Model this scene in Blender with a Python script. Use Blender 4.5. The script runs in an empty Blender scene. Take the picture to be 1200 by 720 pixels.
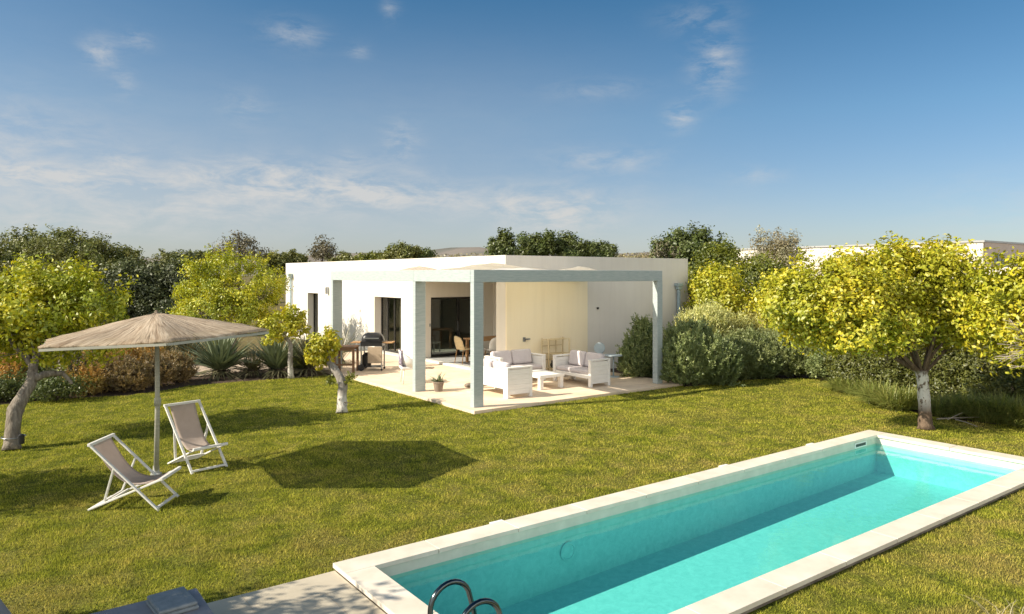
import bpy, bmesh, math, random
import numpy as np
from mathutils import Vector, Matrix
R = math.radians
random.seed(7)
rng = np.random.default_rng(11)
scene = bpy.context.scene
COL = scene.collection

# ------------------------------------------------------------------ camera frame (for reading distances on the ground)
H = 2.8
FPX = 844.0
FW = Vector((.592, .806, 0)).normalized()
RT = Vector((FW.y, -FW.x, 0))
def at(px, py, z=0.0):                      # ground point under a sight line
    d = FPX * (H - z) / (py - 322.0)
    p = FW * d + RT * ((px - 600) / FPX * d)
    return Vector((p.x, p.y, z))
def dl(px, d, z=0.0):                       # point at a distance
    p = FW * d + RT * ((px - 600) / FPX * d)
    return Vector((p.x, p.y, z))

# ------------------------------------------------------------------ materials
def new_mat(name):
    m = bpy.data.materials.new(name); m.use_nodes = True
    nt = m.node_tree
    for n in list(nt.nodes): nt.nodes.remove(n)
    out = nt.nodes.new('ShaderNodeOutputMaterial')
    return m, nt, out
def N(nt, typ, **kw):
    n = nt.nodes.new(typ)
    for k, v in kw.items():
        if k in n.inputs: n.inputs[k].default_value = v
        else: setattr(n, k, v)
    return n
def ramp(nt, fac, stops, interp='LINEAR'):
    r = nt.nodes.new('ShaderNodeValToRGB'); r.color_ramp.interpolation = interp
    e = r.color_ramp.elements
    while len(e) > 1: e.remove(e[-1])
    e[0].position = stops[0][0]; e[0].color = (*stops[0][1], 1)
    for p, c in stops[1:]:
        k = e.new(p); k.color = (*c, 1)
    nt.links.new(fac, r.inputs['Fac'])
    return r.outputs['Color']
def mixc(nt, f, a, b, mode='MIX'):
    m = nt.nodes.new('ShaderNodeMix'); m.data_type = 'RGBA'; m.blend_type = mode
    for sock, v in ((m.inputs[0], f), (m.inputs[6], a), (m.inputs[7], b)):
        if hasattr(v, 'is_output') or isinstance(v, bpy.types.NodeSocket): nt.links.new(v, sock)
        elif isinstance(v, (int, float)): sock.default_value = v
        else: sock.default_value = (*v, 1)
    return m.outputs[2]
def noise(nt, vec, scale, detail=4, rough=.55, dist=0):
    n = N(nt, 'ShaderNodeTexNoise'); n.inputs['Scale'].default_value = scale
    n.inputs['Detail'].default_value = detail; n.inputs['Roughness'].default_value = rough
    n.inputs['Distortion'].default_value = dist
    if vec is not None: nt.links.new(vec, n.inputs['Vector'])
    return n.outputs['Fac']
def coord(nt, which='Object', scale=None):
    t = nt.nodes.new('ShaderNodeTexCoord'); o = t.outputs[which]
    if scale:
        mp = nt.nodes.new('ShaderNodeMapping'); mp.inputs['Scale'].default_value = scale
        nt.links.new(o, mp.inputs['Vector']); o = mp.outputs['Vector']
    return o
def worldpos(nt, scale=None):
    g = nt.nodes.new('ShaderNodeNewGeometry'); o = g.outputs['Position']
    if scale:
        mp = nt.nodes.new('ShaderNodeMapping'); mp.inputs['Scale'].default_value = scale
        nt.links.new(o, mp.inputs['Vector']); o = mp.outputs['Vector']
    return o
def bump(nt, h, strength=.3, dist=.02):
    b = N(nt, 'ShaderNodeBump'); b.inputs['Strength'].default_value = strength; b.inputs['Distance'].default_value = dist
    nt.links.new(h, b.inputs['Height']); return b.outputs['Normal']
def pbsdf(nt, out, col, rough=.6, normal=None, metal=0, spec=.4):
    p = N(nt, 'ShaderNodeBsdfPrincipled')
    if isinstance(col, bpy.types.NodeSocket): nt.links.new(col, p.inputs['Base Color'])
    else: p.inputs['Base Color'].default_value = (*col, 1)
    if isinstance(rough, bpy.types.NodeSocket): nt.links.new(rough, p.inputs['Roughness'])
    else: p.inputs['Roughness'].default_value = rough
    p.inputs['Metallic'].default_value = metal
    p.inputs['Specular IOR Level'].default_value = spec
    if normal is not None: nt.links.new(normal, p.inputs['Normal'])
    nt.links.new(p.outputs[0], out.inputs['Surface']); return p

def mat_noisy(name, c1, c2, scale=6, rough=.7, bstr=.2, bscale=60, bdist=.004, stretch=None, metal=0, spec=.35):
    m, nt, out = new_mat(name)
    v = coord(nt, 'Object', stretch)
    col = ramp(nt, noise(nt, v, scale, 5), [(.3, c1), (.7, c2)])
    pbsdf(nt, out, col, rough, bump(nt, noise(nt, v, bscale, 3), bstr, bdist), metal, spec)
    return m

def mat_leaf(name, cols, patch=None, patch_scale=1.2, trans=.35, rough=.5):
    """cols: list of leaf colours chosen per leaf; patch: colour the crown drifts to in places"""
    m, nt, out = new_mat(name)
    g = nt.nodes.new('ShaderNodeNewGeometry')
    k = len(cols)
    col = ramp(nt, g.outputs['Random Per Island'], [(i / max(1, k - 1), c) for i, c in enumerate(cols)])
    if patch:
        nf = noise(nt, coord(nt), patch_scale, 2)
        f = ramp(nt, nf, [(.42, (0, 0, 0)), (.62, (.75, .75, .75))])
        col = mixc(nt, f, col, patch)
    d = N(nt, 'ShaderNodeBsdfDiffuse'); t = N(nt, 'ShaderNodeBsdfTranslucent'); gl = N(nt, 'ShaderNodeBsdfGlossy')
    gl.inputs['Roughness'].default_value = rough; gl.inputs['Color'].default_value = (.9, .9, .9, 1)
    nt.links.new(col, d.inputs['Color'])
    tc = mixc(nt, .5, col, (1.0, .9, .25), 'MULTIPLY'); nt.links.new(tc, t.inputs['Color'])
    mx = N(nt, 'ShaderNodeMixShader'); mx.inputs[0].default_value = trans
    nt.links.new(d.outputs[0], mx.inputs[1]); nt.links.new(t.outputs[0], mx.inputs[2])
    m2 = N(nt, 'ShaderNodeMixShader'); m2.inputs[0].default_value = .045
    nt.links.new(mx.outputs[0], m2.inputs[1]); nt.links.new(gl.outputs[0], m2.inputs[2])
    nt.links.new(m2.outputs[0], out.inputs['Surface'])
    return m

M = {}
def wall_mat(name, c1, c2):
    m, nt, out = new_mat(name)
    v = coord(nt)
    big = noise(nt, v, .7, 4)
    streak = noise(nt, coord(nt, 'Object', (3, 3, .25)), 2.2, 5)
    col = ramp(nt, big, [(.3, c1), (.7, c2)])
    f = ramp(nt, streak, [(.45, (0, 0, 0)), (.8, (.22, .22, .22))])
    col = mixc(nt, f, col, tuple(x * .78 for x in c1))
    sz = N(nt, 'ShaderNodeSeparateXYZ'); nt.links.new(v, sz.inputs[0])
    dr = noise(nt, coord(nt, 'Object', (2.2, 2.2, .3)), 1.6, 6, .75)
    top = N(nt, 'ShaderNodeMapRange'); nt.links.new(sz.outputs[2], top.inputs[0]); top.inputs[1].default_value = 2.55; top.inputs[2].default_value = 3.32
    ft = N(nt, 'ShaderNodeMapRange'); nt.links.new(sz.outputs[2], ft.inputs[0]); ft.inputs[1].default_value = .42; ft.inputs[2].default_value = .06
    mx_ = N(nt, 'ShaderNodeMath', operation='MAXIMUM'); nt.links.new(top.outputs[0], mx_.inputs[0]); nt.links.new(ft.outputs[0], mx_.inputs[1])
    st = ramp(nt, dr, [(.45, (0, 0, 0)), (.8, (.20, .20, .20))])
    col = mixc(nt, mixc(nt, 1.0, st, mx_.outputs[0], 'MULTIPLY'), col, (.42, .35, .26))
    h = noise(nt, v, 45, 4)
    pbsdf(nt, out, col, .88, bump(nt, h, .25, .006), 0, .2)
    return m
M['wall'] = wall_mat('white_render', (.70, .655, .58), (.76, .72, .645))
M['cream'] = wall_mat('cream_glow_render', (.88, .76, .53), (.90, .80, .59))  # cream wall, with warm glow through the canvas put into its colour
M['parapet'] = M['wall']
M['interior'] = wall_mat('interior_plaster', (.50, .48, .44), (.56, .54, .50))

def painted_wood(name, c, c2):
    m, nt, out = new_mat(name)
    v = coord(nt, 'Object', (1, 1, 1))
    g = noise(nt, coord(nt, 'Object', (2.5, 2.5, 22)), 2.0, 5, .6)
    col = ramp(nt, g, [(.3, c), (.68, c2)])
    pbsdf(nt, out, col, .6, bump(nt, g, .25, .004), 0, .35)
    return m
M['pergola'] = painted_wood('bleached_pergola_timber', (.31, .37, .37), (.44, .48, .47))
M['whitewood'] = painted_wood('white_painted_timber', (.74, .71, .66), (.82, .80, .76))
M['darkwood'] = painted_wood('weathered_brown_timber', (.13, .07, .04), (.20, .115, .06))
M['oak'] = painted_wood('oiled_oak', (.34, .19, .08), (.44, .26, .12))
M['bamboo'] = painted_wood('bamboo', (.55, .43, .24), (.66, .53, .32))
M['cushion'] = mat_noisy('mauve_grey_cushion', (.52, .47, .47), (.58, .53, .53), 8, .95, .35, 160, .003)
M['black'] = mat_noisy('black_enamel', (.012, .012, .013), (.025, .025, .027), 8, .35, .05, 60)
M['darkframe'] = mat_noisy('dark_aluminium', (.02, .019, .018), (.03, .028, .026), 8, .4, .03, 60)
M['steel'] = mat_noisy('dull_steel', (.30, .31, .32), (.42, .43, .44), 10, .35, .05, 80, metal=.9)
M['chrome'] = mat_noisy('pool_rail_steel', (.07, .085, .09), (.11, .13, .135), 8, .18, .02, 80, metal=1.0)
M['zinc'] = mat_noisy('painted_zinc', (.30, .38, .40), (.40, .48, .49), 8, .5, .1, 60)
M['tanpanel'] = mat_noisy('tan_panel', (.36, .28, .20), (.44, .35, .25), 7, .6, .1, 60)
M['plasticwhite'] = mat_noisy('white_resin', (.72, .71, .68), (.80, .79, .76), 6, .45, .1, 90)
M['paleblue'] = mat_noisy('pale_blue_paint', (.33, .40, .44), (.40, .47, .51), 6, .95, .1, 90)
M['wicker'] = mat_noisy('white_wicker', (.60, .58, .54), (.78, .76, .72), 60, .8, .8, 90, .006)
M['purplecloth'] = mat_noisy('mauve_patterned_cloth', (.10, .06, .12), (.50, .46, .52), 18, .95, .3, 120)
M['terracotta'] = mat_noisy('grey_clay', (.17, .135, .105), (.25, .20, .16), 9, .85, .2, 60)
M['sling'] = mat_noisy('taupe_sling', (.36, .28, .235), (.42, .335, .28), 10, .95, .4, 220, .002)
M['chairframe'] = painted_wood('white_chair_frame', (.62, .61, .57), (.74, .73, .69))
M['lounger'] = mat_noisy('grey_sling', (.24, .23, .24), (.30, .29, .30), 14, .9, .3, 200, .002)
M['towel'] = mat_noisy('slate_towel', (.19, .215, .225), (.26, .285, .295), 16, 1.0, .6, 140, .006)
M['greywood'] = painted_wood('greyed_timber', (.30, .31, .31), (.40, .40, .39))
M['pole'] = painted_wood('greyed_pole', (.28, .28, .23), (.40, .40, .34))
M['curtain'] = mat_noisy('linen_curtain', (.30, .27, .20), (.40, .36, .28), 6, .95, .3, 50)

def bark(name, c1, c2, lime=None, lime_z=(.4, .7)):
    m, nt, out = new_mat(name)
    v = coord(nt, 'Object', (9, 9, 2.5))
    n1 = noise(nt, v, 2.2, 6, .65)
    col = ramp(nt, n1, [(.3, c1), (.68, c2)])
    if lime:
        s = N(nt, 'ShaderNodeSeparateXYZ'); nt.links.new(coord(nt), s.inputs[0])
        a = N(nt, 'ShaderNodeMapRange'); nt.links.new(s.outputs[2], a.inputs[0])
        a.inputs[1].default_value, a.inputs[2].default_value = lime_z
        n2 = noise(nt, coord(nt, 'Object', (7, 7, 4)), 2.5, 5, .7)
        pk = ramp(nt, n2, [(.40, (0, 0, 0)), (.47, (1, 1, 1))])
        b = N(nt, 'ShaderNodeMapRange'); nt.links.new(s.outputs[2], b.inputs[0])
        b.inputs[1].default_value, b.inputs[2].default_value = lime_z[1] + .52, lime_z[1] + .42
        mm = N(nt, 'ShaderNodeMath', operation='MULTIPLY'); nt.links.new(a.outputs[0], mm.inputs[0]); nt.links.new(b.outputs[0], mm.inputs[1])
        m3 = N(nt, 'ShaderNodeMath', operation='MULTIPLY'); nt.links.new(mm.outputs[0], m3.inputs[0]); nt.links.new(pk, m3.inputs[1])
        col = mixc(nt, m3.outputs[0], col, lime)
    pbsdf(nt, out, col, .92, bump(nt, n1, .9, .03), 0, .15)
    return m
M['bark'] = bark('grey_bark', (.10, .08, .06), (.33, .29, .24))
M['bark_dark'] = bark('dark_bark', (.05, .038, .028), (.12, .095, .07))
M['bark_lime'] = bark('limewashed_bark', (.07, .048, .034), (.20, .145, .10), (.62, .60, .56), (.30, .55))
M['bark_lime_small'] = bark('part_limewashed_bark', (.16, .14, .12), (.36, .33, .29), (.55, .52, .46), (-.2, -.1))
M['twig'] = bark('bare_twig', (.30, .25, .19), (.46, .40, .32))

M['citrus'] = mat_leaf('citrus_leaf', [(0.254, 0.308, 0.015), (0.475, 0.477, 0.020), (0.635, 0.554, 0.022), (0.349, 0.402, 0.018)], (0.223, 0.292, 0.018), 1.1, .30)
M['citrus_yellow'] = mat_leaf('yellowing_citrus_leaf', [(0.409, 0.408, 0.021), (0.626, 0.543, 0.026), (0.705, 0.579, 0.040), (0.341, 0.383, 0.021), (0.524, 0.482, 0.026)], (0.296, 0.333, 0.019), 1.3, .30)
M['citrus_green'] = mat_leaf('green_citrus_leaf', [(0.112, 0.140, 0.012), (0.206, 0.225, 0.013), (0.281, 0.281, 0.015), (0.140, 0.178, 0.012)], (0.084, 0.112, 0.012), 1.2, .38)
M['dark_leaf'] = mat_leaf('dark_evergreen_leaf', [(0.053, 0.081, 0.018), (0.097, 0.137, 0.027), (0.130, 0.167, 0.035), (0.070, 0.102, 0.023)], (0.114, 0.131, 0.027), .7, .25)
M['carob'] = mat_leaf('carob_leaf', [(0.077, 0.104, 0.020), (0.143, 0.170, 0.034), (0.208, 0.221, 0.044), (0.104, 0.126, 0.027)], (0.181, 0.176, 0.037), .5, .25)
M['olive'] = mat_leaf('olive_leaf', [(0.195, 0.195, 0.098), (0.300, 0.285, 0.150), (0.390, 0.345, 0.195), (0.240, 0.225, 0.112)], (0.300, 0.240, 0.135), .8, .25)
M['redgrey'] = mat_leaf('thin_russet_leaf', [(.13, .11, .065), (.19, .16, .10), (.15, .14, .07), (.11, .10, .05)], None, 1, .25)
M['bluebush'] = mat_leaf('blue_green_leaf', [(0.050, 0.064, 0.024), (0.101, 0.121, 0.044), (0.140, 0.161, 0.062), (0.060, 0.078, 0.028)], (0.046, 0.059, 0.020), .8, .2)
M['rosemary'] = mat_leaf('rosemary_leaf', [(0.125, 0.175, 0.060), (0.274, 0.339, 0.121), (0.399, 0.432, 0.176), (0.199, 0.258, 0.092)], (0.150, 0.200, 0.070), 1.0, .2)
M['silver_rosemary'] = mat_leaf('silvery_rosemary_leaf', [(0.166, 0.203, 0.069), (0.270, 0.307, 0.113), (0.343, 0.371, 0.146), (0.208, 0.245, 0.081)], (0.135, 0.181, 0.056), 1.0, .22)
M['lavender'] = mat_leaf('silver_leaf', [(0.420, 0.461, 0.168), (0.629, 0.629, 0.252), (0.754, 0.713, 0.286), (0.336, 0.399, 0.135)], (0.754, 0.670, 0.235), .8, .25)
M['hedge'] = mat_leaf('hedge_leaf', [(0.065, 0.085, 0.015), (0.129, 0.145, 0.023), (0.175, 0.180, 0.029), (0.083, 0.102, 0.016)], (0.120, 0.119, 0.025), .9, .3)
M['rust_grass'] = mat_leaf('rust_grass_blade', [(0.453, 0.245, 0.069), (0.655, 0.376, 0.104), (0.542, 0.361, 0.096), (0.301, 0.213, 0.069)], (0.362, 0.279, 0.083), 1.4, .3)
M['purple_grass'] = mat_leaf('dull_purple_grass_blade', [(0.149, 0.116, 0.069), (0.283, 0.202, 0.116), (0.224, 0.194, 0.078), (0.357, 0.247, 0.108)], (0.328, 0.217, 0.078), 1.4, .3)
M['green_grass'] = mat_leaf('green_grass_blade', [(0.129, 0.182, 0.031), (0.259, 0.298, 0.052), (0.350, 0.336, 0.091), (0.182, 0.220, 0.039)], None, 1.4, .3)
M['straw_grass'] = mat_leaf('straw_grass_blade', [(.42, .36, .22), (.55, .48, .31), (.33, .30, .16)], None, 1, .3)
M['agave'] = mat_leaf('grey_green_blade', [(0.123, 0.162, 0.092), (0.190, 0.230, 0.134), (0.246, 0.280, 0.168), (0.157, 0.190, 0.101)], None, 1, .08)
M['yucca'] = mat_leaf('pale_dry_blade', [(0.154, 0.149, 0.075), (0.209, 0.193, 0.110), (0.132, 0.138, 0.065), (0.242, 0.215, 0.130)], None, 1, .12)
M['lawn_blade'] = None

def mat_lawn(name, blade):
    m, nt, out = new_mat(name)
    v = worldpos(nt)
    big = noise(nt, v, .33, 4, .6); mid = noise(nt, v, 2.6, 4, .65, .4); fine = noise(nt, v, 26, 3, .7)
    col = ramp(nt, mid, [(.30, (.165, .205, .030)), (.50, (.325, .345, .050)), (.70, (.46, .43, .095))])
    g = N(nt, 'ShaderNodeSeparateXYZ'); nt.links.new(v, g.inputs[0])
    dry = ramp(nt, noise(nt, v, 1.1, 5, .7, .6), [(.44, (0, 0, 0)), (.72, (.75, .75, .75))])
    # drier grass towards the pool end and the near bank
    mr = N(nt, 'ShaderNodeMapRange'); nt.links.new(g.outputs[1], mr.inputs[0])
    mr.inputs[1].default_value, mr.inputs[2].default_value = 13.5, 5.0
    mr.inputs[3].default_value, mr.inputs[4].default_value = .08, 1.15
    f = mixc(nt, 1.0, dry, mr.outputs[0], 'MULTIPLY')
    col = mixc(nt, f, col, (.45, .35, .135))
    if blade:
        gi = nt.nodes.new('ShaderNodeNewGeometry')
        bv = ramp(nt, gi.outputs['Random Per Island'], [(0, (.50, .53, .42)), (.5, (1.15, 1.12, .95)), (.85, (1.45, 1.34, 1.2)), (1, (1.7, 1.5, 1.6))])
        col = mixc(nt, 1.0, col, bv, 'MULTIPLY')
        d = N(nt, 'ShaderNodeBsdfDiffuse'); t = N(nt, 'ShaderNodeBsdfTranslucent')
        nt.links.new(col, d.inputs['Color']); nt.links.new(col, t.inputs['Color'])
        mx = N(nt, 'ShaderNodeMixShader'); mx.inputs[0].default_value = .35
        nt.links.new(d.outputs[0], mx.inputs[1]); nt.links.new(t.outputs[0], mx.inputs[2])
        nt.links.new(mx.outputs[0], out.inputs['Surface'])
    else:
        fv = ramp(nt, fine, [(.3, (.16, .16, .13)), (.7, (.70, .70, .66))])
        col = mixc(nt, 1.0, col, fv, 'MULTIPLY')
        pbsdf(nt, out, col, .95, bump(nt, fine, 1.0, .05), 0, .1)
    return m
M['lawn'] = mat_lawn('lawn_turf', False)
M['lawn_blade'] = mat_lawn('lawn_blade', True)

def mat_ground():
    m, nt, out = new_mat('dry_earth')
    v = worldpos(nt)
    n1 = noise(nt, v, .05, 5, .6); n2 = noise(nt, v, 3.5, 5, .7); n3 = noise(nt, v, 30, 3)
    col = ramp(nt, n1, [(.35, (.13, .12, .035)), (.5, (.20, .17, .07)), (.65, (.11, .115, .03))])
    col = mixc(nt, ramp(nt, n2, [(.4, (0, 0, 0)), (.6, (.8, .8, .8))]), col, (.12, .08, .05))
    pbsdf(nt, out, col, .95, bump(nt, n3, .8, .04), 0, .1)
    return m
M['ground'] = mat_ground()
M['mulch'] = mat_noisy('dark_mulch', (.045, .03, .02), (.13, .085, .055), 14, .95, 1.0, 40, .05)
M['gravel'] = mat_noisy('pale_gravel', (.40, .31, .22), (.58, .47, .36), 40, .95, 1.0, 90, .02)

def mat_paving(name, c1, c2, bw, bh, off=0.0, joint=(.45, .36, .26)):
    m, nt, out = new_mat(name)
    v = worldpos(nt)
    b = N(nt, 'ShaderNodeTexBrick'); nt.links.new(v, b.inputs['Vector'])
    b.offset = off
    b.inputs['Scale'].default_value = 1; b.inputs['Brick Width'].default_value = bw; b.inputs['Row Height'].default_value = bh
    b.inputs['Mortar Size'].default_value = .004; b.inputs['Mortar Smooth'].default_value = .3
    b.inputs['Color1'].default_value = (*c1, 1); b.inputs['Color2'].default_value = (*c2, 1); b.inputs['Mortar'].default_value = (*joint, 1)
    st = ramp(nt, noise(nt, v, 1.6, 5, .65), [(.35, (.86, .84, .80)), (.65, (1.04, 1.03, 1.0))])
    col = mixc(nt, 1.0, b.outputs['Color'], st, 'MULTIPLY')
    pbsdf(nt, out, col, .8, bump(nt, noise(nt, v, 60, 3), .15, .004), 0, .3)
    return m
M['patio'] = mat_paving('sandy_paving', (.74, .59, .44), (.78, .635, .485), .6, .6)
M['deck'] = mat_paving('pale_deck_paving', (.47, .42, .33), (.52, .465, .37), 1.2, .6, .5)
M['coping'] = mat_noisy('cream_stone_coping', (.60, .53, .43), (.72, .66, .56), 3.5, .8, .2, 70, .003)
M['kerbside'] = mat_noisy('stained_concrete', (.10, .08, .06), (.28, .24, .19), 5, .95, .6, 40, .01)
M['band'] = mat_noisy('pale_waterline_tiles', (.50, .51, .43), (.62, .62, .53), 5, .6, .1, 60)
M['step'] = mat_noisy('pale_stone_step', (.58, .55, .49), (.68, .65, .58), 4, .8, .2, 60)

def mat_pool():
    m, nt, out = new_mat('aqua_pool_liner')
    v = worldpos(nt)
    w = N(nt, 'ShaderNodeTexVoronoi'); w.feature = 'SMOOTH_F1'; w.inputs['Scale'].default_value = 5.5
    d = mixc(nt, .12, v, N(nt, 'ShaderNodeTexNoise').outputs['Color'])
    nt.links.new(d, w.inputs['Vector'])
    n = noise(nt, v, 10, 6, .75, .8)
    col = ramp(nt, n, [(.3, (.27, .515, .50)), (.7, (.40, .65, .63))])
    pbsdf(nt, out, col, .7, None, 0, .2)
    return m
M['liner'] = mat_pool()
def fresnel(nt, ior, nb=None):
    g = nt.nodes.new('ShaderNodeNewGeometry'); mr = N(nt, 'ShaderNodeMapRange'); nt.links.new(g.outputs['Backfacing'], mr.inputs[0])
    mr.inputs[3].default_value = ior; mr.inputs[4].default_value = 1 / ior
    fr = N(nt, 'ShaderNodeFresnel'); nt.links.new(mr.outputs[0], fr.inputs['IOR'])
    if nb is not None: nt.links.new(nb, fr.inputs['Normal'])
    return fr
def mat_water():
    m, nt, out = new_mat('pool_water')
    tr = N(nt, 'ShaderNodeBsdfTransparent'); tr.inputs['Color'].default_value = (.55, .97, .935, 1)
    gl = N(nt, 'ShaderNodeBsdfGlossy'); gl.inputs['Roughness'].default_value = .015
    v = worldpos(nt)
    h = mixc(nt, .3, noise(nt, v, 2.0, 3, .5, .8), noise(nt, v, 9, 3, .6, .5))
    nb = bump(nt, h, .26, .02)
    nt.links.new(nb, gl.inputs['Normal'])
    fr = fresnel(nt, 1.33, nb)
    mx = N(nt, 'ShaderNodeMixShader'); nt.links.new(fr.outputs[0], mx.inputs[0])
    nt.links.new(tr.outputs[0], mx.inputs[1]); nt.links.new(gl.outputs[0], mx.inputs[2])
    nt.links.new(mx.outputs[0], out.inputs['Surface'])
    return m
M['water'] = mat_water()
def mat_glass(tint=(.74, .78, .75)):
    m, nt, out = new_mat('window_glass')
    tr = N(nt, 'ShaderNodeBsdfTransparent'); tr.inputs['Color'].default_value = (*tint, 1)
    gl = N(nt, 'ShaderNodeBsdfGlossy'); gl.inputs['Roughness'].default_value = .01
    fr = fresnel(nt, 2.1)
    mx = N(nt, 'ShaderNodeMixShader'); nt.links.new(fr.outputs[0], mx.inputs[0])
    nt.links.new(tr.outputs[0], mx.inputs[1]); nt.links.new(gl.outputs[0], mx.inputs[2])
    nt.links.new(mx.outputs[0], out.inputs['Surface'])
    return m
M['glass'] = mat_glass()
def mat_canvas():
    m, nt, out = new_mat('white_canvas')
    n = noise(nt, coord(nt), 3, 4)
    col = ramp(nt, n, [(.3, (.76, .74, .70)), (.7, (.82, .80, .77))])
    d = N(nt, 'ShaderNodeBsdfDiffuse'); t = N(nt, 'ShaderNodeBsdfTranslucent')
    nt.links.new(col, d.inputs['Color']); t.inputs['Color'].default_value = (.97, .95, .90, 1)
    mx = N(nt, 'ShaderNodeMixShader'); mx.inputs[0].default_value = .82
    nt.links.new(d.outputs[0], mx.inputs[1]); nt.links.new(t.outputs[0], mx.inputs[2])
    nt.links.new(mx.outputs[0], out.inputs['Surface'])
    return m
M['canvas'] = mat_canvas()
def mat_cloth(name, c1, c2, trans):
    m, nt, out = new_mat(name)
    col = ramp(nt, noise(nt, coord(nt), 10, 5), [(.3, c1), (.7, c2)])
    d = N(nt, 'ShaderNodeBsdfDiffuse'); t = N(nt, 'ShaderNodeBsdfTranslucent')
    nt.links.new(col, d.inputs['Color']); nt.links.new(col, t.inputs['Color'])
    nb = bump(nt, noise(nt, coord(nt), 220, 3), .3, .002); nt.links.new(nb, d.inputs['Normal'])
    mx = N(nt, 'ShaderNodeMixShader'); mx.inputs[0].default_value = trans
    nt.links.new(d.outputs[0], mx.inputs[1]); nt.links.new(t.outputs[0], mx.inputs[2])
    nt.links.new(mx.outputs[0], out.inputs['Surface'])
    return m
M['sling'] = mat_cloth('taupe_sling', (.62, .52, .455), (.68, .585, .52), .45)
def mat_reed():
    m, nt, out = new_mat('reed_matting')
    s = N(nt, 'ShaderNodeSeparateXYZ'); nt.links.new(coord(nt), s.inputs[0])
    a = N(nt, 'ShaderNodeMath', operation='ARCTAN2'); nt.links.new(s.outputs[1], a.inputs[0]); nt.links.new(s.outputs[0], a.inputs[1])
    l = N(nt, 'ShaderNodeVectorMath', operation='LENGTH'); nt.links.new(coord(nt), l.inputs[0])
    c = N(nt, 'ShaderNodeCombineXYZ'); nt.links.new(a.outputs[0], c.inputs[0]); nt.links.new(l.outputs['Value'], c.inputs[1])
    mp = N(nt, 'ShaderNodeMapping'); mp.inputs['Scale'].default_value = (22, 1.2, 1); nt.links.new(c.outputs[0], mp.inputs[0])
    n1 = noise(nt, mp.outputs[0], 1.6, 6, .7)
    mp2 = N(nt, 'ShaderNodeMapping'); mp2.inputs['Scale'].default_value = (5, .8, 1); nt.links.new(c.outputs[0], mp2.inputs[0])
    n2 = noise(nt, mp2.outputs[0], 1.5, 4, .6)
    col = ramp(nt, n1, [(.34, (.13, .095, .065)), (.48, (.42, .335, .245)), (.68, (.68, .57, .44))])
    col = mixc(nt, ramp(nt, n2, [(.45, (0, 0, 0)), (.75, (.6, .6, .6))]), col, (.28, .19, .12))
    p = pbsdf(nt, out, col, .95, bump(nt, n1, .9, .02), 0, .1)
    mr = N(nt, 'ShaderNodeMapRange'); nt.links.new(l.outputs['Value'], mr.inputs[0])
    mr.inputs[1].default_value, mr.inputs[2].default_value, mr.inputs[3].default_value, mr.inputs[4].default_value = .50, 1.0, .03, .34
    tr = N(nt, 'ShaderNodeBsdfTransparent'); mx = N(nt, 'ShaderNodeMixShader'); nt.links.new(mr.outputs[0], mx.inputs[0])
    nt.links.new(p.outputs[0], mx.inputs[1]); nt.links.new(tr.outputs[0], mx.inputs[2]); nt.links.new(mx.outputs[0], out.inputs['Surface'])
    return m
M['reed'] = mat_reed()
def mat_hill(name, c1, c2, c3):
    m, nt, out = new_mat(name)
    v = worldpos(nt)
    col = ramp(nt, noise(nt, v, .006, 6, .65), [(.35, c1), (.52, c2), (.68, c3)])
    pbsdf(nt, out, col, 1.0, None, 0, 0)
    return m
M['hill'] = mat_hill('dry_hillside', (.13, .135, .12), (.21, .185, .165), (.16, .16, .14))
M['farwhite'] = wall_mat('white_warehouse_cladding', (.66, .61, .53), (.72, .67, .59))
M['farshade'] = wall_mat('shaded_warehouse_wall', (.42, .35, .30), (.47, .40, .35))  # darker copy of the cladding: shade on its front put into the colour

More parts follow.
